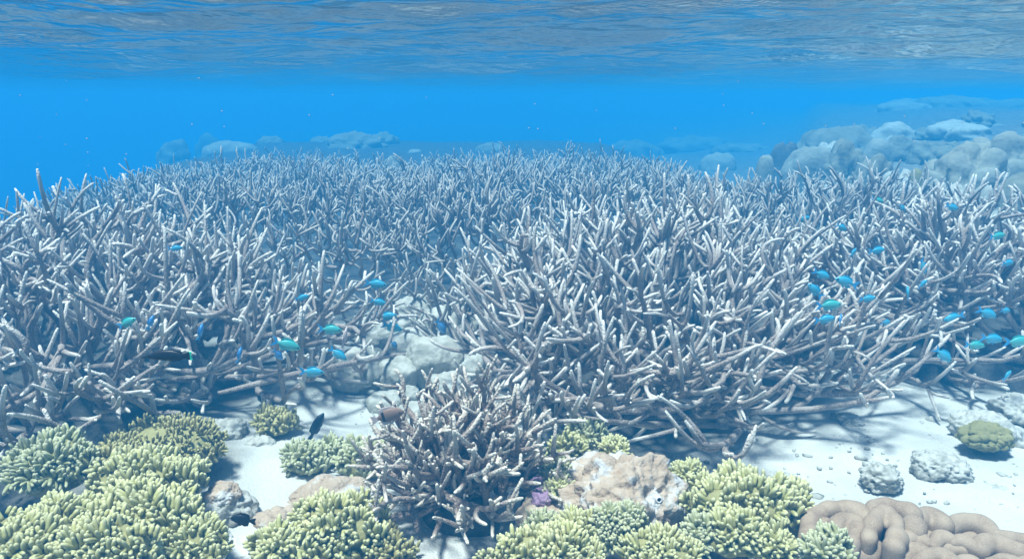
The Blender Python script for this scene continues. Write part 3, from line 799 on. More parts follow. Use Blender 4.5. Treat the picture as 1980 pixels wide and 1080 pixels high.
soft = [
    ('round yellow finger coral at the left edge beneath the left thicket', 102, 905, 0.19, 150, 0.085, 250, 'finger_green', 0.030, 0.9, 0.2),
    ('olive finger coral with short pale tips at the top of the left group', 320, 868, 0.13, 235, 0.075, 300, 'finger_olive', 0.024, 0.8, 0.2),
    ('olive yellow finger coral between the round one and the big bright one', 225, 905, 0.15, 110, 0.06, 150, 'finger_olive', 0.028, 0.8, 0.2),
    ('big bright yellow finger coral in the middle of the left group', 290, 935, 0.16, 185, 0.09, 290, 'finger', 0.032, 0.8, 0.25),
    ('bright yellow finger coral below the big one, beside the rubble block', 285, 1010, 0.15, 220, 0.085, 300, 'finger', 0.032, 0.7, 0.25),
    ('yellow finger coral on the left slope below the dark gap', 135, 1018, 0.16, 140, 0.07, 220, 'finger', 0.030, 0.8, 0.25),
    ('yellow finger coral cut by the bottom left corner', 50, 1066, 0.16, 180, 0.08, 260, 'finger', 0.030, 0.8, 0.25),
    ('yellow finger coral along the bottom edge right of the corner one', 210, 1075, 0.16, 180, 0.08, 240, 'finger', 0.030, 0.7, 0.25),
    ('yellow finger coral along the bottom edge below the rubble block', 375, 1062, 0.12, 120, 0.06, 170, 'finger', 0.028, 0.8, 0.25),
    ('small olive finger coral tucked under the tips of the left thicket', 532, 820, 0.06, 70, 0.045, 90, 'finger_olive', 0.034, 0.9, 0.2),
    ('pale green finger coral behind the tan mound, left of the pair', 588, 893, 0.06, 72, 0.055, 95, 'finger_green', 0.036, 0.8, 0.25),
    ('pale green finger coral in the middle of the row behind the tan mound', 643, 878, 0.05, 62, 0.045, 85, 'finger_green', 0.034, 0.8, 0.25),
    ('pale green finger coral touching the left side of the small staghorn colony', 705, 893, 0.06, 80, 0.07, 110, 'finger_green', 0.036, 0.8, 0.25),
    ('large yellow finger coral at the bottom left of the small staghorn colony', 650, 1030, 0.10, 170, 0.09, 290, 'finger', 0.030, 0.8, 0.25),
    ('yellow finger coral cut by the bottom edge below the tan lump', 555, 1066, 0.09, 110, 0.06, 160, 'finger', 0.030, 0.8, 0.25),
    ('olive finger coral in the shade under the small staghorn colony', 740, 1068, 0.06, 110, 0.05, 130, 'finger_olive', 0.028, 0.8, 0.25),
    ('pale finger coral crowning the pitted mound', 1133, 846, 0.15, 72, 0.05, 120, 'finger_green', 0.028, 0.8, 0.2),
    ('yellow finger coral at the upper left of the pitted mound', 1095, 872, 0.13, 62, 0.05, 100, 'finger', 0.028, 0.8, 0.2),
    ('small yellow finger coral on the upper right of the pitted mound', 1188, 872, 0.15, 52, 0.035, 80, 'finger', 0.026, 0.8, 0.2),
    ('yellow finger coral on the left flank of the pitted mound', 1080, 915, 0.13, 60, 0.045, 95, 'finger_green', 0.028, 0.8, 0.2),
    ('small yellow finger coral lowest on the left flank of the pitted mound', 1080, 953, 0.11, 46, 0.035, 70, 'finger', 0.026, 0.8, 0.2),
    ('pale finger coral low on the front of the pitted mound', 1178, 1005, 0.17, 50, 0.035, 75, 'finger_green', 0.026, 0.8, 0.2),
    ('pale finger coral right beside the low one on the front of the pitted mound', 1215, 1012, 0.16, 58, 0.04, 85, 'finger_green', 0.030, 0.8, 0.2),
    ('greyish finger coral at the very front foot of the pitted mound', 1178, 1040, 0.13, 62, 0.045, 95, 'finger_green', 0.026, 0.8, 0.2),
    ('yellow finger coral between the staghorn colony and the pitted mound at the bottom', 1115, 1035, 0.12, 90, 0.055, 150, 'finger', 0.028, 0.8, 0.2),
    ('pale finger coral at the lower right foot of the small staghorn colony', 1045, 1030, 0.09, 62, 0.05, 90, 'finger_green', 0.028, 0.8, 0.2),
    ('wide yellow finger coral cut by the bottom edge right of the small staghorn colony', 1050, 1075, 0.12, 190, 0.06, 240, 'finger', 0.028, 0.6, 0.2),
    ('yellow finger coral cut by the bottom edge below the pitted mound', 1270, 1072, 0.12, 150, 0.05, 180, 'finger', 0.026, 0.6, 0.2),
    ('small yellow finger coral on the right shoulder of the pitted mound', 1328, 922, 0.11, 64, 0.04, 100, 'finger', 0.026, 0.8, 0.2),
    ('big yellow finger coral right of the pitted mound, in front of the white sand', 1440, 978, 0.10, 225, 0.085, 300, 'finger', 0.034, 0.62, 0.25),
    ('yellow finger coral hanging off the right end of the big one', 1525, 1000, 0.07, 82, 0.06, 110, 'finger', 0.030, 0.8, 0.25),
    ('yellow finger coral below the front of the big one', 1420, 1040, 0.09, 100, 0.06, 150, 'finger', 0.030, 0.8, 0.25),
    ('small yellow finger coral between the pitted mound and the big one', 1352, 1040, 0.08, 62, 0.05, 90, 'finger_green', 0.030, 0.8, 0.25),
    ('yellow finger coral at the bottom edge left of the leather coral', 1497, 1060, 0.07, 70, 0.05, 100, 'finger', 0.030, 0.8, 0.25),
    ('small pale finger coral in front of the leather coral', 1600, 1068, 0.13, 84, 0.05, 100, 'finger_green', 0.030, 0.8, 0.25),
]
for i, s in enumerate(soft):
    soft_coral(s[0], s[1], s[2], s[3], s[4], s[5], s[6], s[7], s[8], s[9], seed=100 + i, lobes=s[10])

# ------------------------------------------------------------------ brown leather coral: thick folded lobes
lp = at_z(1770, 1030, 0.05)
lc = empty('leather_coral', lp); tag(lc, 'brown leather coral with thick folded lobes at the bottom right', 'leather coral')
def fold(pts, r_px, seed):
    """pts: crest line of one thick fold (u, v, z); grown as a chain of drop-shaped beads fused to one skin"""
    C = np.array([at_z(*q)[:] for q in pts]) - np.array(lp)
    n = len(C); out = []
    for i in range(n - 1):
        a, b, c, d = C[max(0, i - 1)], C[i], C[i + 1], C[min(n - 1, i + 2)]
        for k_ in range(7):
            t_ = k_ / 7
            out.append(0.5 * ((2 * b) + (c - a) * t_ + (2 * a - 5 * b + 4 * c - d) * t_ ** 2 + (3 * b - a - 3 * c + d) * t_ ** 3))
    out.append(C[-1]); out = np.array(out)
    r0 = pm(r_px); bv, bf = ico(3); vs, fs = [], []
    for i, c in enumerate(out):
        rr = r0 * (1 + 0.34 * mnoise.noise(Vector(c) * 30 + Vector((seed, 0, 0))))
        v = bv * rr; v[:, 2] = np.where(v[:, 2] < 0, v[:, 2] * 2.6, v[:, 2])
        fs.append(bf + len(vs) * len(bv)); vs.append(v + c - np.array([0, 0, r0]))
    o = link('fold', mesh_np('fold_beads', np.concatenate(vs), [np.concatenate(fs)], M['leather']), lc)
    m = o.modifiers.new('skin', 'REMESH'); m.mode = 'VOXEL'; m.voxel_size = 0.0045; m.use_smooth_shade = True
    m = o.modifiers.new('soft', 'SMOOTH'); m.factor = 0.5; m.iterations = 7
    dg = bpy.context.evaluated_depsgraph_get()
    me = bpy.data.meshes.new_from_object(o.evaluated_get(dg)); me.name = 'fold'
    old = o.data; o.modifiers.clear(); o.data = me; bpy.data.meshes.remove(old)
    for v in me.vertices:
        q = v.co; q *= 1.0; nn = mnoise.noise(q * 30 + Vector((seed, 3, 0)))
        v.co = q + v.normal * 0.0022 * nn
    if not me.materials: me.materials.append(M['leather'])
    return o
def pm(n): return n * 1.75 / FPX
folds = [      # crest lines in photo pixels, crest height, half thickness in pixels
    ([(1566, 1022), (1574, 985), (1622, 966), (1660, 976), (1678, 992)], .12, 19),
    ([(1580, 1035), (1578, 1012), (1592, 1000), (1608, 1004), (1612, 1022)], .11, 14),
    ([(1606, 1050), (1620, 1000), (1638, 990), (1658, 998), (1656, 1020), (1640, 1058)], .125, 16),
    ([(1668, 1052), (1682, 1050), (1690, 1036)], .10, 24),
    ([(1680, 1028), (1686, 1004), (1700, 982), (1718, 978), (1732, 995), (1737, 1020), (1730, 1042)], .135, 17),
    ([(1684, 978), (1702, 964), (1730, 964), (1758, 972), (1770, 990), (1768, 1008)], .12, 20),
    ([(1778, 990), (1792, 978), (1814, 986), (1826, 1000)], .10, 20),
    ([(1838, 1001), (1862, 993), (1896, 996), (1928, 1018)], .095, 21),
    ([(1752, 1034), (1764, 1020), (1780, 1022), (1794, 1036)], .105, 16),
    ([(1808, 1040), (1822, 1026), (1840, 1032)], .105, 16),
    ([(1792, 1048), (1830, 1047), (1874, 1050)], .09, 16),
    ([(1846, 1036), (1864, 1033), (1884, 1044)], .105, 15),
    ([(1896, 1046), (1909, 1034), (1930, 1033), (1952, 1044), (1978, 1052)], .105, 18),
    ([(1930, 1026), (1980, 1030), (2020, 1042)], .09, 17),
    ([(1742, 1082), (1757, 1056), (1776, 1050), (1790, 1058)], .095, 16),
    ([(1780, 1074), (1802, 1061), (1828, 1061), (1845, 1072), (1848, 1090)], .10, 16),
    ([(1850, 1082), (1868, 1072), (1888, 1076), (1896, 1092)], .09, 14),
    ([(1918, 1082), (1940, 1069), (1962, 1072), (1980, 1086)], .095, 15),
    ([(1986, 1075), (2010, 1066), (2040, 1080)], .09, 16),
    ([(1690, 1085), (1712, 1068), (1728, 1078)], .07, 18),
]
for i, (pts, z_, r_) in enumerate(folds):
    fold([(a, b, z_) for a, b in pts], r_, i * 3.1)
me = lump_mesh('base', (pm(230), pm(70), 0.07), 91, M['leather'], sub=5, big=0.15, mid=0.1, fine=0.02)
link('base', me, lc, (0.0, 0.01, -0.045))

# ------------------------------------------------------------------ far coral heads and boulders (all standing on the bottom)
HG = 'massive coral heads beyond the staghorn field'
heads = [ # u, v(centre), distance Y, half width px, half height px, mat, seed, label, cells
    (445, 296, 7.6, 62, 24, 'far_pale', 201, 'wide pale dome coral on the back left skyline', 0.05),
    (335, 292, 8.4, 36, 18, 'far_dome', 202, 'small dull lump left of the wide pale dome', 0.2),
    (405, 283, 9.6, 36, 22, 'far_dome', 203, 'faint blue lump behind the wide pale dome', 0.2),
    (525, 296, 8.2, 30, 18, 'far_dome', 204, 'low lump right of the wide pale dome', 0.2),
    (690, 288, 7.8, 72, 28, 'far_dome', 205, 'broad lumpy coral head left of the round knob coral', 0.35),
    (745, 284, 8.2, 34, 26, 'far_dome', 206, 'squarish shoulder of coral behind the broad lumpy head', 0.2),
    (622, 296, 8.4, 28, 16, 'far_dome', 207, 'low lump left of the broad lumpy coral head', 0.2),
    (760, 322, 6.3, 31, 24, 'far_pale', 208, 'round yellowish knob coral rising out of the back staghorn field', 0.03),
    (803, 330, 7.4, 18, 12, 'far_pale', 209, 'small pale knob just right of the round knob coral', 0.05),
    (952, 302, 7.6, 42, 18, 'far_dome', 210, 'low dome behind the centre of the staghorn field', 0.15),
    (1230, 288, 9.6, 50, 16, 'far_dome', 211, 'faint low mound far behind the centre right', 0.2),
    (1390, 314, 7.4, 32, 20, 'far_pale', 212, 'round pale coral head behind the right half of the field', 0.06),
    (1340, 285, 10.0, 60, 20, 'far_dome', 213, 'faint hazy mound at the foot of the boulder slope', 0.25),
    (1430, 296, 9.0, 44, 18, 'far_dome', 214, 'hazy low lump left of the shaded hollow', 0.25),
    (1480, 326, 6.2, 19, 19, 'far_pale', 215, 'small rounded pale head left of the shaded hollow', 0.08),
    (1515, 312, 6.8, 30, 34, 'dark_rock', 216, 'dark boulder standing in for a shaded hollow beside the large smooth round head', 0.2),  # dark colour stands in for the shade of a cave
    (1562, 320, 6.3, 44, 36, 'far_pale', 217, 'large smooth round coral head standing beside the shaded hollow', 0.03),
    (1570, 278, 7.6, 34, 22, 'far_dome', 218, 'lumpy shoulder above the large smooth round head', 0.3),
    (1625, 266, 7.4, 62, 28, 'far_dome', 219, 'long tilted boulder on the slope above the large smooth round head', 0.15),
    (1668, 262, 7.3, 32, 26, 'far_dome', 220, 'knobbly right end of the long tilted boulder', 0.3),
    (1602, 292, 6.6, 26, 15, 'pale_rock', 221, 'small ragged rock between the round head and the long tilted boulder', 0.3),
    (1637, 308, 6.0, 36, 22, 'far_dome', 222, 'bushy knobbly coral right of the large smooth round head', 0.45),
    (1700, 290, 6.6, 26, 20, 'far_pale', 223, 'rounded head below the right end of the long tilted boulder', 0.1),
    (1735, 292, 6.8, 34, 26, 'far_dome', 224, 'hazy block right of the rounded head on the slope', 0.3),
    (1690, 328, 5.6, 36, 18, 'far_dome', 225, 'low bushy coral behind the right staghorn field', 0.4),
    (1752, 232, 10.5, 38, 20, 'far_pale', 226, 'far blue rounded boulder high on the slope', 0.1),
    (1745, 258, 9.6, 46, 22, 'far_pale', 227, 'far blue boulder below the highest rounded one', 0.15),
    (1830, 244, 10.0, 62, 24, 'far_dome', 228, 'far blue ridge right of the highest rounded boulder', 0.2),
    (1885, 232, 10.8, 34, 18, 'far_dome', 229, 'far blue knob at the right end of the high ridge', 0.15),
    (1950, 240, 10.0, 50, 20, 'far_dome', 230, 'far blue boulder nearest the right edge, high on the slope', 0.2),
    (1880, 270, 8.0, 50, 18, 'far_dome', 231, 'hazy mound behind the big lobed boulder', 0.25),
    (1795, 300, 6.6, 36, 26, 'far_dome', 232, 'shadowed hazy boulder left of the big lobed boulder', 0.3),
    (1870, 322, 4.9, 74, 40, 'far_pale', 233, 'big lobed pale boulder at the right', 0.30),
    (1945, 300, 5.2, 62, 38, 'far_pale', 234, 'pale boulder shoulder joining the big lobed boulder at the right edge', 0.28),
    (1985, 290, 5.6, 44, 30, 'far_pale', 235, 'smooth pale hump cut by the right edge', 0.1),
    (1975, 355, 4.4, 40, 30, 'far_dome', 236, 'round grey boulder cut by the right edge below the pale ones', 0.1),
    (1900, 372, 4.4, 40, 18, 'pale_rock', 237, 'flat rubble rock below the big lobed boulder', 0.3),
    (1775, 360, 4.8, 22, 14, 'green_lump', 238, 'small bushy coral at the left foot of the big lobed boulder', 0.45),
    (1740, 345, 5.2, 40, 14, 'pale_rock', 239, 'pale rubble rock behind the right staghorn tips', 0.3),
    (1822, 356, 4.8, 26, 12, 'pale_rock', 240, 'small pale rock under the left lobe of the big boulder', 0.3),
    (1850, 385, 4.3, 30, 12, 'pale_rock', 241, 'low pale rock between the right thicket and the big boulder', 0.3),
    (100, 392, 4.2, 36, 10, 'far_pale', 242, 'flat pale coral plate at the back of the left thicket', 0.1),
]
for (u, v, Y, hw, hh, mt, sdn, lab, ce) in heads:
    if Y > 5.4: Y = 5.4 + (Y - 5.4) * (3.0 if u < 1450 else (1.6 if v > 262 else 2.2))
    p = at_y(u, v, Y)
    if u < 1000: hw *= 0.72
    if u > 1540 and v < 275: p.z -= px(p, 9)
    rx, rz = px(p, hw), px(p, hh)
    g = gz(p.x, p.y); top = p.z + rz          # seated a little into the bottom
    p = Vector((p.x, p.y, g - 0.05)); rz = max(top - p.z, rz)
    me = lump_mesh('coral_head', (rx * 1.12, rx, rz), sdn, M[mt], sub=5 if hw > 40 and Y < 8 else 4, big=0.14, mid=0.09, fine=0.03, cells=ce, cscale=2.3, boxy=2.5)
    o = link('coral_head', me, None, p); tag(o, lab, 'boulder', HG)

# many small lumps crowding the boulder slope
rs = random.Random(77)
protos = [lump_mesh('slope_lump', (1.0, 0.9, 0.75), 300 + i, M['far_dome' if i % 3 else 'pale_rock'], sub=4, big=0.25, mid=0.16, fine=0.06, cells=(0.0, 0.25, 0.45)[i % 3], cscale=2.4) for i in range(6)]
for i in range(34):
    Y = rs.uniform(4.3, 10.0); x0 = max(2.4, 2.85 - 0.2 * (Y - 4.5), 0.42 * Y); X = x0 + rs.random() ** 1.3 * (0.78 * Y - x0 + 0.4)
    if X < x0: continue
    r_ = rs.uniform(0.08, 0.25) * (0.8 + 0.05 * Y)
    o = link('slope_lump', protos[i % 6], None, (X, Y, gz(X, Y) + 0.1 * r_)); o.scale = (r_, r_, r_ * rs.uniform(0.6, 1.0)); o.rotation_euler = (0, 0, rs.uniform(0, 6.28))
    tag(o, ('ragged pale rock', 'lobed dull coral lump', 'knobbly dull coral lump')[i % 3] + (' crowded low among the nearer boulders of the right slope' if Y < 7.5 else ' far up the hazy right slope'), 'coral lump', 'coral lumps on the right slope')

# ------------------------------------------------------------------ fish
def loft(stations, k=10, nose=True):
    """stations: (x, ztop, zbot, halfwidth), nose first (+X) to tail"""
    V = []; F = []
    for (x, zt, zb, hw) in stations:
        c = (zt + zb) / 2; h = (zt - zb) / 2
        for j in range(k):
            a = 2 * math.pi * j / k
            V.append((x, hw * math.sin(a) * (1 if abs(math.cos(a)) < 0.9 else 0.85), c + h * math.cos(a)))
    n = len(stations)
    F = [(i * k + j, i * k + (j + 1) % k, (i + 1) * k + (j + 1) % k, (i + 1) * k + j) for i in range(n - 1) for j in range(k)]
    b = len(V); V.append((stations[0][0] + 0.3 * abs(stations[0][1] - stations[0][2]), 0, (stations[0][1] + stations[0][2]) / 2))
    V.append((stations[-1][0], 0, (stations[-1][1] + stations[-1][2]) / 2))
    tri = [(b, (j + 1) % k, j) for j in range(k)] + [(b + 1, (n - 1) * k + j, (n - 1) * k + (j + 1) % k) for j in range(k)]
    return np.array(V), [np.array(F), np.array(tri)]
def fin_mesh(name, outline, mat, th=0.0006):
    """flat fin in the X-Z plane with a little thickness"""
    n = len(outline)
    V = [(x, th, z) for x, z in outline] + [(x, -th, z) for x, z in outline]
    me = bpy.data.meshes.new(name)
    f = [tuple(range(n)), tuple(reversed(range(n, 2 * n)))] + [(i, i + n, (i + 1) % n + n, (i + 1) % n) for i in range(n)]
    me.from_pydata(V, [], f); me.materials.append(mat); return me
def scaled(st, L): return [tuple(a * L for a in s) for s in st]
CH = [(0.46, 0.03, -0.02, 0.018), (0.40, 0.085, -0.07, 0.050), (0.30, 0.15, -0.125, 0.080), (0.16, 0.20, -0.17, 0.092), (0.0, 0.205, -0.18, 0.085),
      (-0.14, 0.165, -0.145, 0.062), (-0.24, 0.10, -0.09, 0.036), (-0.32, 0.055, -0.05, 0.018), (-0.36, 0.055, -0.05, 0.010)]
LF = 0.074
def chromis_protos(mat, fin):
    L = LF
    V, F = loft(scaled(CH, L))
    s = lambda pts: [(x * L, z * L) for x, z in pts]
    return dict(
        body=mesh_np('chromis_body', V, F, mat),
        tail_fin=fin_mesh('tail_fin', s([(-0.34, 0.05), (-0.46, 0.15), (-0.60, 0.20), (-0.50, 0.07), (-0.455, 0.0), (-0.50, -0.07), (-0.60, -0.19), (-0.46, -0.14), (-0.34, -0.045)]), fin),
        dorsal_fin=fin_mesh('dorsal_fin', s([(0.24, 0.17), (0.12, 0.255), (-0.05, 0.265), (-0.20, 0.215), (-0.28, 0.12), (-0.20, 0.11), (0.0, 0.19)]), mat),
        anal_fin=fin_mesh('anal_fin', s([(-0.02, -0.165), (-0.10, -0.235), (-0.22, -0.20), (-0.28, -0.10), (-0.18, -0.10)]), mat),
        pelvic_fin=fin_mesh('pelvic_fin', s([(0.14, -0.155), (0.04, -0.25), (-0.02, -0.21), (0.06, -0.16)]), fin),
        eye=None)
CHP = {k: chromis_protos(M[k], M['fin_blue']) for k in ('chromis_blue', 'chromis_green', 'chromis_violet')}
V, F = ico(1); EYE = mesh_np('eye', V * 0.0030, [F], M['eye_black'])
def orient(o, heading, yaw):
    """heading: degrees in the picture (0 = nose to the right, 90 = nose up); yaw turns the nose towards / away"""
    h, y_ = R(heading), R(yaw)
    X = Vector((math.cos(h) * math.cos(y_), math.sin(y_), math.sin(h) * math.cos(y_))).normalized()
    upw = Vector((0, 0, 1)) if abs(X.z) < 0.93 else Vector((-1 if X.z > 0 else 1, 0, 0.2))
    Y = upw.cross(X).normalized(); Z = X.cross(Y)
    o.rotation_mode = 'QUATERNION'; o.rotation_quaternion = Matrix((X, Y, Z)).transposed().to_quaternion()
def free_point(u, v, back=0.10, fallback=2.6):
    d = ray(u, v); prev = None
    for i in range(80, 900):
        t = i * 0.01; p = d * t
        z = CZ + p.z
        if z < float(E_all(np.array([p.x]), np.array([p.y]))[0]) + 0.09 or z < gz(p.x, p.y) + 0.04:
            t -= back; return Vector((d.x * t, d.y * t, CZ + d.z * t))
    return at_y(u, v, fallback)
FG = 'turquoise chromis around the staghorn'
# u, v, heading, yaw, length px, colour, label
fish = [
    (728, 549, -8, 0, 42, 'blue', 'turquoise chromis topmost of the column hanging over the gully'),
    (733, 584, -18, 10, 32, 'blue', 'turquoise chromis second from the top of the column over the gully'),
    (750, 611, 4, 0, 38, 'blue', 'turquoise chromis third from the top of the column over the gully'),
    (760, 633, -22, 10, 40, 'blue', 'turquoise chromis fourth in the column, nose dipped over the gully boulders'),
    (853, 632, -65, 20, 36, 'violet', 'steeply diving blue chromis against the left edge of the middle thicket'),
    (762, 666, -60, 30, 24, 'violet', 'small steep blue chromis below the gully column'),
    (790, 691, -12, 30, 30, 'blue', 'turquoise chromis lowest in the gully, above the cracked boulder'),
    (640, 637, -6, 5, 44, 'green', 'green chromis at the tips of the left thicket, beside the pale pink fish'),
    (655, 685, -38, 0, 40, 'blue', 'blue chromis nose down near the right tips of the left thicket'),
    (605, 719, -4, 0, 46, 'blue', 'lowest turquoise chromis of the left thicket, swimming level'),
    (556, 667, -22, 10, 54, 'green', 'largest green chromis in front of the left thicket'),
    (538, 686, -68, 30, 32, 'violet', 'steep violet blue chromis just left of the largest green one'),
    (585, 575, 10, 20, 28, 'blue', 'small turquoise chromis high on the right part of the left thicket'),
    (247, 623, 24, 0, 40, 'green', 'green chromis nose up on the left side of the left thicket'),
    (292, 622, 72, 30, 30, 'violet', 'steep pale blue chromis right beside the green nose up one'),
    (388, 640, 84, 40, 36, 'violet', 'upright thin blue chromis above the black long nosed fish'),
    (463, 685, 84, 40, 34, 'violet', 'upright thin blue chromis right of the black long nosed fish'),
    (340, 480, 0, 20, 26, 'blue', 'small turquoise chromis alone at the top of the left thicket'),
    (1555, 423, 8, 10, 30, 'blue', 'blue chromis at the upper left of the right hand shoal'),
    (1628, 440, -30, 20, 30, 'blue', 'blue chromis nose down just right of the upper left one in the right shoal'),
    (1698, 388, -20, 10, 28, 'green', 'green chromis highest above the right thicket tips'),
    (1842, 401, -20, 10, 30, 'blue', 'blue chromis at the top right of the right thicket'),
    (1930, 456, 5, 10, 34, 'green', 'green chromis near the right edge below the grey boulder'),
    (1697, 484, 4, 10, 34, 'blue', 'blue chromis swimming level in the upper middle of the right thicket'),
    (1786, 516, -62, 10, 34, 'blue', 'steep blue chromis in the middle of the right thicket'),
    (1785, 548, 30, 20, 26, 'blue', 'dim blue chromis just below the steep one in the right thicket'),
    (1590, 531, -24, 0, 36, 'blue', 'blue chromis pointing down, upper left of the right shoal trio'),
    (1635, 545, 162, 0, 48, 'blue', 'largest blue chromis facing left in the right shoal'),
    (1575, 561, 138, 0, 40, 'blue', 'blue chromis facing up left at the left end of the right shoal'),
    (1679, 577, 5, 0, 32, 'blue', 'blue chromis level, right of the trio in the right shoal'),
    (1605, 590, 4, 0, 48, 'green', 'long green chromis level above the lowest one of the left cluster'),
    (1597, 617, 8, 0, 40, 'blue', 'pale bellied blue chromis lowest of the left cluster in the right shoal'),
    (1625, 617, 65, 40, 26, 'violet', 'tiny steep violet chromis beside the pale bellied one'),
    (1714, 623, -12, 30, 26, 'blue', 'small blue chromis between the left cluster and the right cluster'),
    (1843, 614, 198, 0, 40, 'blue', 'blue chromis facing down left in the right cluster'),
    (1910, 606, -22, 0, 42, 'blue', 'bright blue chromis topmost in the right cluster near the edge'),
    (1887, 667, -4, 0, 40, 'green', 'green chromis lower in the right cluster, in front of the dark hollow'),
    (1920, 655, -8, 0, 44, 'blue', 'turquoise chromis just above the green one in the right cluster'),
    (1970, 660, 2, 0, 50, 'green', 'green chromis cut by the right edge of the right cluster'),
    (1825, 687, -38, 0, 44, 'blue', 'bright blue chromis nose down, lowest of the right cluster'),
    (1755, 565, 78, 40, 30, 'blue', 'upright thin blue chromis in the middle of the right thicket'),
    (1945, 600, -10, 20, 22, 'blue', 'small blue chromis right of the bright topmost one'),
    (1950, 508, 0, 20, 30, 'blue', 'dim blue chromis near the right edge, halfway down the thicket'),
    (1948, 725, 40, 20, 28, 'blue', 'dim blue chromis near the right edge, below the whole shoal'),
    (1650, 488, 40, 30, 26, 'blue', 'dim blue chromis behind the pale tip in the upper right thicket'),
    (1745, 402, -40, 20, 22, 'blue', 'dim small blue chromis among the upright tips at the upper right'),
]
for (u, v, hd, yw, lpx, colr, lab) in fish:
    p = free_point(u, v, 0.14)
    r = empty('chromis', p); tag(r, lab, 'fish', FG)
    orient(r, hd, yw)
    s = px(p, lpx) / LF; s = max(0.6, min(1.35, s)); r.scale = (s, s, s)
    for part, me in CHP['chromis_' + colr].items():
        if part == 'eye':
            for sgn in (-1, 1): link('eye', EYE, r, (0.375 * LF, sgn * 0.050 * LF, 0.035 * LF))
        else: link(part, me, r)

def big_fish(name, label, u, v, hd, yw, lpx, st, fins, mat, eye_at, back=0.12, pos=None, extra=None):
    p = pos if pos is not None else free_point(u, v, back)
    L = px(p, lpx)
    r = empty(name, p); tag(r, label, 'fish'); orient(r, hd, yw)
    V, F = loft(scaled(st, L), 14)
    link('body', mesh_np('body', V, F, mat), r)
    for nm, pts, fm in fins:
        link(nm, fin_mesh(nm, [(x * L, z * L) for x, z in pts], fm, 0.0012), r)
    V, F = ico(2)
    for sgn in (-1, 1):
        link('eye', mesh_np('eye', V * L * eye_at[3], [F], M['eye_black']), r, (eye_at[0] * L, sgn * eye_at[1] * L, eye_at[2] * L))
    return r, L
WR = [(0.50, -0.010, -0.035, 0.006), (0.42, 0.010, -0.035, 0.014), (0.33, 0.040, -0.045, 0.030), (0.22, 0.085, -0.065, 0.046), (0.05, 0.115, -0.085, 0.055),
      (-0.12, 0.105, -0.085, 0.048), (-0.27, 0.065, -0.065, 0.030), (-0.36, 0.045, -0.050, 0.016), (-0.41, 0.050, -0.055, 0.010)]
big_fish('bird_wrasse', 'long black pointed nosed fish with a green edged tail in front of the left thicket', 322, 688, 181, 0, 98, [(x, a * 1.15, b * 1.15, c) for x, a, b, c in WR],
    [('tail_fin', [(-0.39, 0.05), (-0.45, 0.085), (-0.465, 0.04), (-0.465, -0.05), (-0.45, -0.09), (-0.39, -0.055)], M['black_fish']),
     ('tail_edge', [(-0.455, 0.085), (-0.50, 0.07), (-0.485, 0.0), (-0.51, -0.085), (-0.455, -0.09), (-0.466, -0.05), (-0.466, 0.04)], M['green_fin']),
     ('dorsal_fin', [(0.20, 0.08), (0.10, 0.125), (-0.10, 0.135), (-0.28, 0.10), (-0.33, 0.05), (-0.1, 0.09)], M['black_fish']),
     ('anal_fin', [(0.0, -0.08), (-0.12, -0.11), (-0.28, -0.085), (-0.33, -0.05), (-0.1, -0.075)], M['black_fish'])],
    M['black_fish'], (0.33, 0.028, 0.015, 0.012), pos=at_y(322, 688, 1.22))
DM = [(0.44, 0.03, -0.04, 0.02), (0.38, 0.10, -0.09, 0.05), (0.26, 0.185, -0.155, 0.08), (0.08, 0.235, -0.20, 0.09), (-0.10, 0.215, -0.18, 0.07),
      (-0.23, 0.13, -0.11, 0.04), (-0.31, 0.07, -0.06, 0.02), (-0.36, 0.065, -0.055, 0.012)]
DF = lambda m: [('tail_fin', [(-0.33, 0.055), (-0.44, 0.12), (-0.54, 0.14), (-0.49, 0.0), (-0.54, -0.13), (-0.44, -0.11), (-0.33, -0.05)], m),
     ('dorsal_fin', [(0.24, 0.19), (0.10, 0.275), (-0.10, 0.29), (-0.26, 0.245), (-0.29, 0.11), (-0.1, 0.2)], m),
     ('anal_fin', [(0.02, -0.19), (-0.12, -0.26), (-0.25, -0.22), (-0.28, -0.10), (-0.1, -0.17)], m),
     ('pelvic_fin', [(0.16, -0.17), (0.06, -0.26), (0.0, -0.24), (0.06, -0.18)], m)]
DS = [(x, zt * 0.62, zb * 0.62, w_ * 0.8) for x, zt, zb, w_ in DM]
DFs = lambda m: [(n, [(x, z * 0.62) for x, z in pts], mm) for n, pts, mm in DF(m)]
big_fish('damselfish', 'black fish swimming steeply nose up over the gully sand', 613, 822, 62, 15, 60, [(x, a * 0.8, b * 0.8, c) for x, a, b, c in DM], DFs(M['black_fish']), M['black_fish'], (0.33, 0.055, 0.02, 0.018), pos=at_z(613, 822, 0.10))
big_fish('damselfish', 'small black fish above the white rubble at the bottom left', 460, 1018, 170, 0, 50, DM, DF(M['black_fish']), M['black_fish'], (0.33, 0.07, 0.02, 0.018), pos=at_z(468, 1004, 0.36))
r, L = big_fish('damselfish', 'brown fish with black bar and pale pink tail beside the small staghorn colony', 760, 803, 14, 10, 66, DM, DF(M['pale_fish']), M['brown_fish'], (0.33, 0.07, 0.02, 0.018), pos=at_z(752, 803, 0.40))
V, F = loft([(x * L, zt * L, zb * L, w_ * L) for x, zt, zb, w_ in [(-0.13, 0.205, -0.172, 0.066), (-0.17, 0.180, -0.152, 0.058), (-0.205, 0.155, -0.130, 0.050)]], 14)
link('bar', mesh_np('bar', V, F, M['black_fish']), r)
big_fish('damselfish', 'pale pink fish hanging nose up at the tips of the left thicket', 667, 650, 80, 30, 44, DS, DFs(M['pale_fish']), M['pale_fish'], (0.33, 0.055, 0.02, 0.018), 0.14)
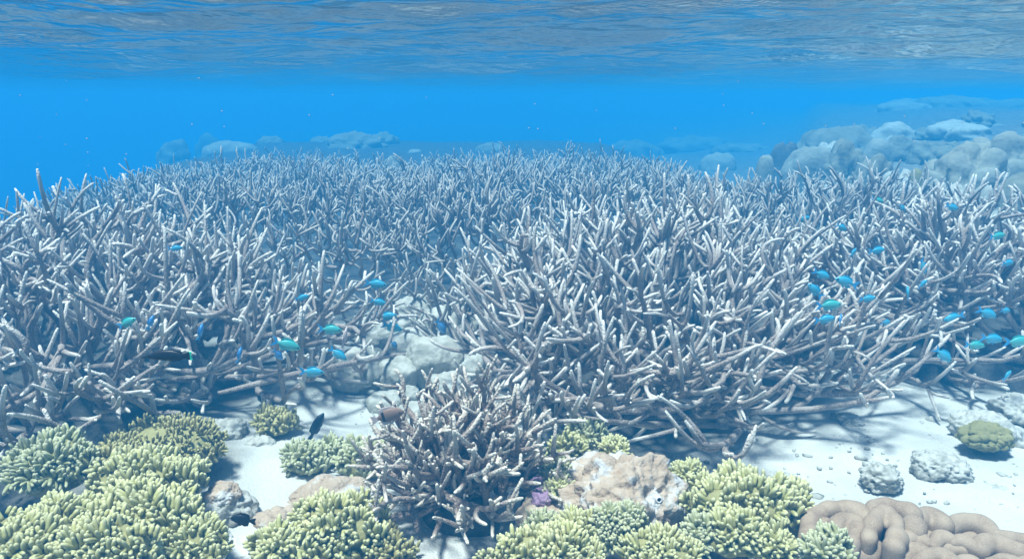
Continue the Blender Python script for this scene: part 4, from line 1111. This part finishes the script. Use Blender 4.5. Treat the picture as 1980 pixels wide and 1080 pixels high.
big_fish('damselfish', 'dark grey fish in the hollow of the right thicket beside the blue shoal', 1818, 632, 175, 0, 50, DS, DFs(M['grey_fish']), M['grey_fish'], (0.33, 0.055, 0.02, 0.018), 0.14)

# ------------------------------------------------------------------ drifting specks and loose grit (uncountable)
rg = np.random.default_rng(3)
V, F = ico(1)
vs, fs = [], []
for i in range(150):
    u, v = rg.uniform(0, 1980), rg.uniform(150, 760)
    Y = rg.uniform(0.7, 1.9); p = at_y(u, v, Y)
    if p.z < 0.45: continue
    s = px(p, rg.uniform(0.6, 1.5))
    fs.append(F + len(vs) * len(V)); vs.append(V * s + np.array(p))
sp = link('drifting_specks', mesh_np('drifting_specks', np.concatenate(vs), [np.concatenate(fs)], M['speck'])); tag(sp, 'pale specks drifting in the water', None, None, 'stuff')
vs, fs = [], []
zones = [((-0.75, -0.2), (1.45, 2.1), 420), ((0.3, 1.7), (1.5, 2.5), 520), ((-0.55, 0.1), (1.9, 2.9), 300), ((0.0, 0.9), (1.35, 1.6), 200), ((2.2, 4.5), (3.6, 6.5), 500)]
for (xa, xb), (ya, yb), n in zones:
    for i in range(n):
        x, y = rg.uniform(xa, xb), rg.uniform(ya, yb)
        s = abs(rg.normal(0, 0.006)) + 0.003
        if ya > 3: s *= 4
        if xa == 0.3: s *= rg.choice([0.4, 0.5, 0.6, 1.3])
        z = gz(x, y)
        sc = np.array([s * rg.uniform(.7, 1.6), s, s * rg.uniform(.4, .8)])
        a = rg.uniform(0, 3.14); c_, s_ = math.cos(a), math.sin(a)
        vv = (V * (1 + 0.25 * rg.normal(size=(len(V), 1)))) * sc
        vv = np.stack([vv[:, 0] * c_ - vv[:, 1] * s_, vv[:, 0] * s_ + vv[:, 1] * c_, vv[:, 2]], 1)
        fs.append(F + len(vs) * len(V)); vs.append(vv + np.array([x, y, z]))
gr = link('coral_rubble', mesh_np('coral_rubble', np.concatenate(vs), [np.concatenate(fs)], M['grey_rock'])); tag(gr, 'loose coral grit strewn on the sand', None, None, 'stuff')
